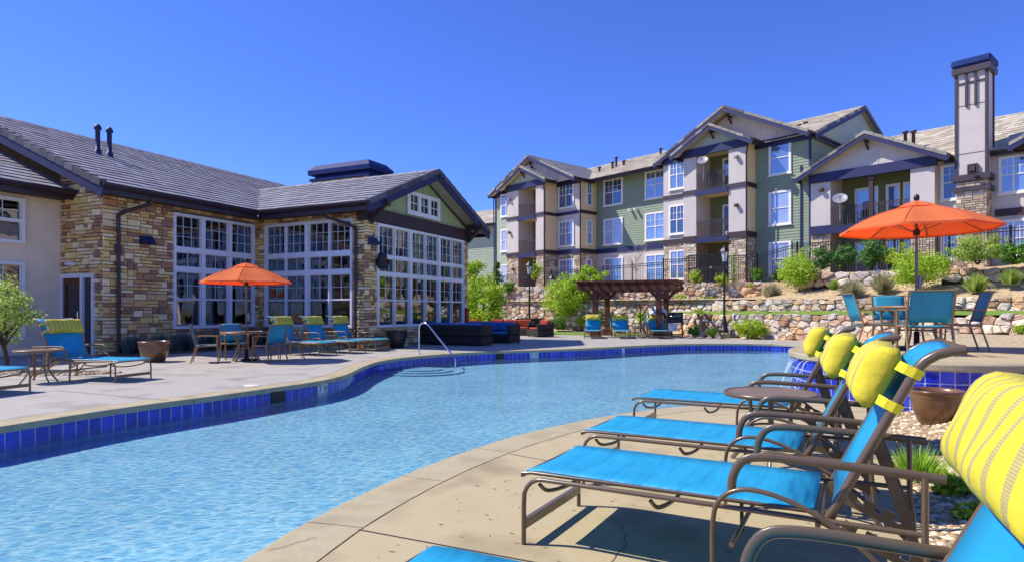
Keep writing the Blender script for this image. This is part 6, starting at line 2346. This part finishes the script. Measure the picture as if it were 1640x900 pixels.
# pots
def pot(label, loc, r, h, mt, group, soil=True):
    t = thing('plant_pot', label, 'pot', loc, 0, group)
    m = MB(); m.lathe([(0, 0), (r * .62, 0), (r * .68, h * .05), (r * .86, h * .4), (r * .95, h * .72), (r * .93, h * .76), (r * .96, h * .785), (r * .94, h * .81), (r * .97, h * .84), (r * .95, h * .87), (r * 1.0, h * .9), (r * 1.04, h * .96), (r * 1.0, h), (r * .92, h * .99), (r * .9, h * .85)], 32)
    m.build('bowl', mt, t)
    m = MB(); m.lathe([(r * .91, h * .86), (0, h * .9)], 24); m.build('soil', M_soil, t)
x, y = G(247, 579)
pot('brown glazed pot standing on the deck by the lavender', (x, y, 0), .36, .52, M_pot, 'garden pots')
y = 6.75; x = GX(1500, y)
pot('bronze glazed pot in the gravel against the blue tiled terrace wall', (x, y, gz(x, y)), .26, .37, M_pot, 'garden pots')
pot('dark pot beside the foot of the rightmost clubhouse lounger', (-4.0, 21.6, 0), .36, .6, M_darkpot, 'garden pots')

# little folding table with blue legs by the gable wall
x, y = G(655, 549)
t = thing('folding_table', 'small pale folding table with crossed blue legs by the gable wall', 'table', (x, y, 0), R(-25))
m = MB(); m.bbox(-.55, .55, -.3, .3, .5, .54, .015); m.build('table_top', M_bronze_l, t)
M_blueleg = mat('blue_enamel', '2a48a8', rough=.4)
for sx in (-.45, .45):
    m = MB(); m.tube([(sx, -.28, 0), (sx * .7, .25, .5)], .022, 8); m.build('leg', M_blueleg, t)
    m = MB(); m.tube([(sx * .7, -.25, .5), (sx, .28, 0)], .022, 8); m.build('leg', M_blueleg, t)
m = MB(); m.box(-.5, .5, -.02, .02, .26, .3); m.build('bench_bar', M_blueleg, t)

# sofas
def sofa(label, loc, deg, w, cush, n=3, group='dark wicker sofas', name='wicker_sofa', cat='sofa', depth=.86, arms=(1, 1), throw=None):
    """back panel along local y=0 (towards -y), seat opening to +y"""
    t = thing(name, label, cat, loc, R(deg), group)
    m = MB(); m.bbox(0, w, 0, depth, .04, .34, .02); m.build('base', M_wicker, t)
    m = MB(); m.bbox(0, w, -.005, .14, .345, .76, .03); m.build('back_panel', M_wicker, t)
    aw = .13
    for k, on in enumerate(arms):
        if on:
            m = MB()
            x0 = 0 if k == 0 else w - aw
            m.bbox(x0, x0 + aw, .145, depth + .005, .345, .64 if name != 'wicker_sofa' else .74, .03); m.build('arm', M_wicker, t)
    for x in (.05, w - .11):
        for y in (.05, depth - .11):
            m = MB(); m.box(x, x + .06, y, y + .06, 0, .04); m.build('foot', M_iron, t)
    x0, x1 = aw + .01, w - aw - .01
    for i in range(n):
        a, b = lerp(x0, x1, i / n) + .006, lerp(x0, x1, (i + 1) / n) - .006
        m = MB(); m.bbox(a, b, .3, depth - .02, .345, .47, .045); m.build('seat_cushion', cush, t)
        m = MB(); m.bbox(a, b, .06, .30, .475, .84, .06); m.build('back_cushion', cush, t)
    if throw:
        m = MB(); m.bbox(x1 - .45, x1 - .05, .30, .42, .48, .8, .05); m.build('throw_pillow', throw, t)
    return t
SG = 'dark wicker sofas and armchairs on the far deck'
sofa('long dark wicker sofa with blue cushions, its back to the pool behind the handrail', (-3.54, 24.0, 0), -28.4, 2.75, M_bluecush, 3, SG)
sofa('dark wicker sofa with blue cushions facing the pool, behind the long one', (.34, 25.25, 0), 151.6, 2.6, M_bluecush, 3, SG, throw=LEAF['pale'])
sofa('dark wicker armchair with red cushions and its side panel to the pool', (2.1, 31.0, 0), 118, 1.1, M_redcush, 1, SG, 'wicker_armchair', 'armchair', .95)
sofa('dark wicker sofa with red cushions farthest back, behind the blue sofas', (1.25, 33.2, 0), 160, 2.6, M_redcush, 3, SG)
sofa('dark wicker armchair with red cushions beside the clubhouse gable', (-1.5, 31.8, 0), 178, .95, M_redcush, 1, SG, 'wicker_armchair', 'armchair', .9)
t = thing('fire_table', 'square dark fire table behind the red armchair', 'fire table', (1.05, 34.6, 0), R(-20))
m = MB(); m.bbox(-.55, .55, -.55, .55, 0, .82, .03); m.build('body', M_wicker, t)
m = MB(); m.bbox(-.65, .65, -.65, .65, .825, .9, .02); m.build('slab_top', M_darkpot, t)

# ================================================================ pergola, grill, lamps
pg = thing('pergola', 'dark red-brown timber pergola with slatted roof in front of the rock wall', 'pergola', (4.15, 31.0, 0), math.atan2(-1.1, 2.9))
PW, PD = 3.1, 2.8
for x in (0, PW):
    for y in (0, PD):
        m = MB(); m.bbox(x - .13, x + .13, y - .13, y + .13, .25, 2.5, .015); m.build('post', M_timber, pg)
        m = MB(); m.bbox(x - .24, x + .24, y - .24, y + .24, -.02, .36, .03); m.build('post_base', M_timber, pg)
        m = MB()
        for s_ in (-1, 1):
            m.beam((x + s_ * .12, y, 1.85), (x + s_ * .55, y, 2.3), .12, .14)
        m.build('brace', M_timber, pg)
for y in (0, PD):
    for s_ in (-.14, .14):
        m = MB(); m.xz_prism([(-.9, 2.52), (-.9, 2.42), (-.75, 2.28), (PW + .75, 2.28), (PW + .9, 2.42), (PW + .9, 2.52)], y + s_ - .03, y + s_ + .03); m.build('beam', M_timber, pg)
for k in range(11):
    x = lerp(-.75, PW + .75, k / 10)
    m = MB(); m.frame((x, 0, 0), 90); m.xz_prism([(-.8, 2.70), (-.8, 2.66), (-.65, 2.525), (PD + .65, 2.525), (PD + .8, 2.66), (PD + .8, 2.70)], -.025, .025); m.build('rafter', M_timber, pg)
for k in range(30):
    y = lerp(-.72, PD + .72, k / 29)
    m = MB(); m.box(-.95, PW + .95, y - .022, y + .022, 2.702, 2.75); m.build('slat', M_timber, pg)

x, y = GX(1053, 32.3), 32.3
t = thing('outdoor_oven', 'white domed outdoor oven with brown arched mouth behind the rightmost pergola lounger', 'oven', (x, y, 0), R(12))
m = MB(); m.bbox(-.62, .62, -.5, .6, 0, .78, .03); m.build('plinth', M_mortar, t)
m = MB(); m.lathe([(.56, .785), (.57, .95), (.53, 1.15), (.43, 1.34), (.27, 1.48), (.12, 1.545), (0, 1.56)], 28); m.build('dome', M_white_tile, t)
m = MB()
ar = [(.26 * math.cos(R(a)), .80 + .44 * math.sin(R(a))) for a in range(0, 181, 15)]
m.xz_prism(list(reversed(ar)), -.60, -.3); m.build('mouth', mat('oven_mouth', '5a3a24', rough=.8), t)
x, y = GX(1081, 30.9), 30.9
t = thing('barbecue_grill', 'black barbecue grill on a cart beside the right pergola post', 'grill', (x, y, 0), R(-12))
m = MB(); m.bbox(-.38, .38, -.25, .25, .7, .92, .03); m.build('firebox', M_iron, t)
m = MB(); m.frame((-.38, 0, .92), 0); m.lathe([(.27, 0), (.27, .76)], 12, a0=0, a1=math.pi)
m.v = [(-.38 + v[2] - .92, v[1], .925 + abs((v[0] + .38)) * 0 + 0) for v in m.v]
m = MB()
pr = [(.26 * math.cos(R(a)), .925 + .3 * math.sin(R(a))) for a in range(0, 181, 15)]
m.add([(x_, p[0], p[1]) for x_ in (-.38, .38) for p in pr], [(i, i + 1, len(pr) + i + 1, len(pr) + i) for i in range(len(pr) - 1)] + [tuple(range(len(pr))), tuple(range(2 * len(pr) - 1, len(pr) - 1, -1))], False); m.build('lid', M_black, t)
m = MB(); m.tube([(-.25, -.27, 1.05), (-.25, -.31, 1.05), (.25, -.31, 1.05), (.25, -.27, 1.05)], .014, 6); m.build('lid_handle', M_chrome, t)
m = MB(); m.box(-.36, .36, -.22, .22, .12, .16); m.build('bottom_shelf', M_iron, t)
for sx in (-.35, .35):
    for sy in (-.22, .22):
        m = MB(); m.box(sx - .02, sx + .02, sy - .02, sy + .02, .06, .7); m.build('leg', M_iron, t)
    m = MB(); m.lathe([(.02, -.02), (.075, -.02), (.085, 0), (.075, .02), (.02, .02)], 12); m.v = [(sx + v[2], -.22 + v[0], .085 + v[1]) for v in m.v]; m.build('wheel', M_black, t)
for s_ in (-1, 1):
    m = MB(); m.box(min(s_ * .39, s_ * .7), max(s_ * .39, s_ * .7), -.2, .2, .86, .9); m.build('side_shelf', M_grey, t)
m = MB(); m.box(-.34, .1, -.272, -.262, .3, .69); m.build('towel', M_lilac, t)

def lamp_post(label, px, Y, ztop, zbase, group='black lantern lamp posts'):
    t = thing('lamp_post', label, 'lamp post', (GX(px, Y), Y, zbase), R(15), group)
    H = ztop - zbase
    m = MB(); m.lathe([(.22, 0), (.22, .12), (.17, .16), (.15, .5), (.1, .62), (.075, .8), (.06, .84)], 16); m.build('base', M_iron, t)
    m = MB(); m.tube([(0, 0, .8), (0, 0, H - .95)], [.055, .042], 12); m.build('pole', M_iron, t)
    m = MB(); m.lathe([(.05, H - 1.0), (.09, H - .96), (.05, H - .92), (.06, H - .86), (.13, H - .82)], 12); m.build('collar', M_iron, t)
    m = MB(); m.lathe([(.12, H - .81), (.19, H - .34)], 6, smooth=False); m.build('lantern_glass', M_lampglass, t)
    m = MB()
    for k in range(6):
        a = R(60 * k)
        m.tube([(.125 * math.cos(a), .125 * math.sin(a), H - .82), (.2 * math.cos(a), .2 * math.sin(a), H - .33)], .014, 5)
    m.build('lantern_frame', M_iron, t)
    m = MB(); m.lathe([(.19, H - .35), (.25, H - .33), (.24, H - .30), (.14, H - .17), (.07, H - .1), (.04, H - .07), (.05, H - .04), (0, H)], 6, smooth=False); m.build('lantern_roof', M_iron, t)
lamp_post('black lamp post standing in front of the tall rock pile', 848, 36, EYE + 82 / F_PX * 36, 0)
lamp_post('smaller-looking black lamp post beside the round yellow-green tree', 884, 41.6, EYE + 60 / F_PX * 41.6, .2)
lamp_post('black lamp post by the far pool edge in front of the boulder walls', 1160, 30.6, EYE + 106 / F_PX * 30.6, .22)
m = MB(); m.lathe([(.3, -.3), (.3, .02), (.28, .04), (0, .04)], 16); 
tag(m.build('lamp_footing', M_coping, loc=(GX(1160, 30.6), 30.6, .19)), 'round concrete footing under the lamp post by the boulder walls', 'footing')
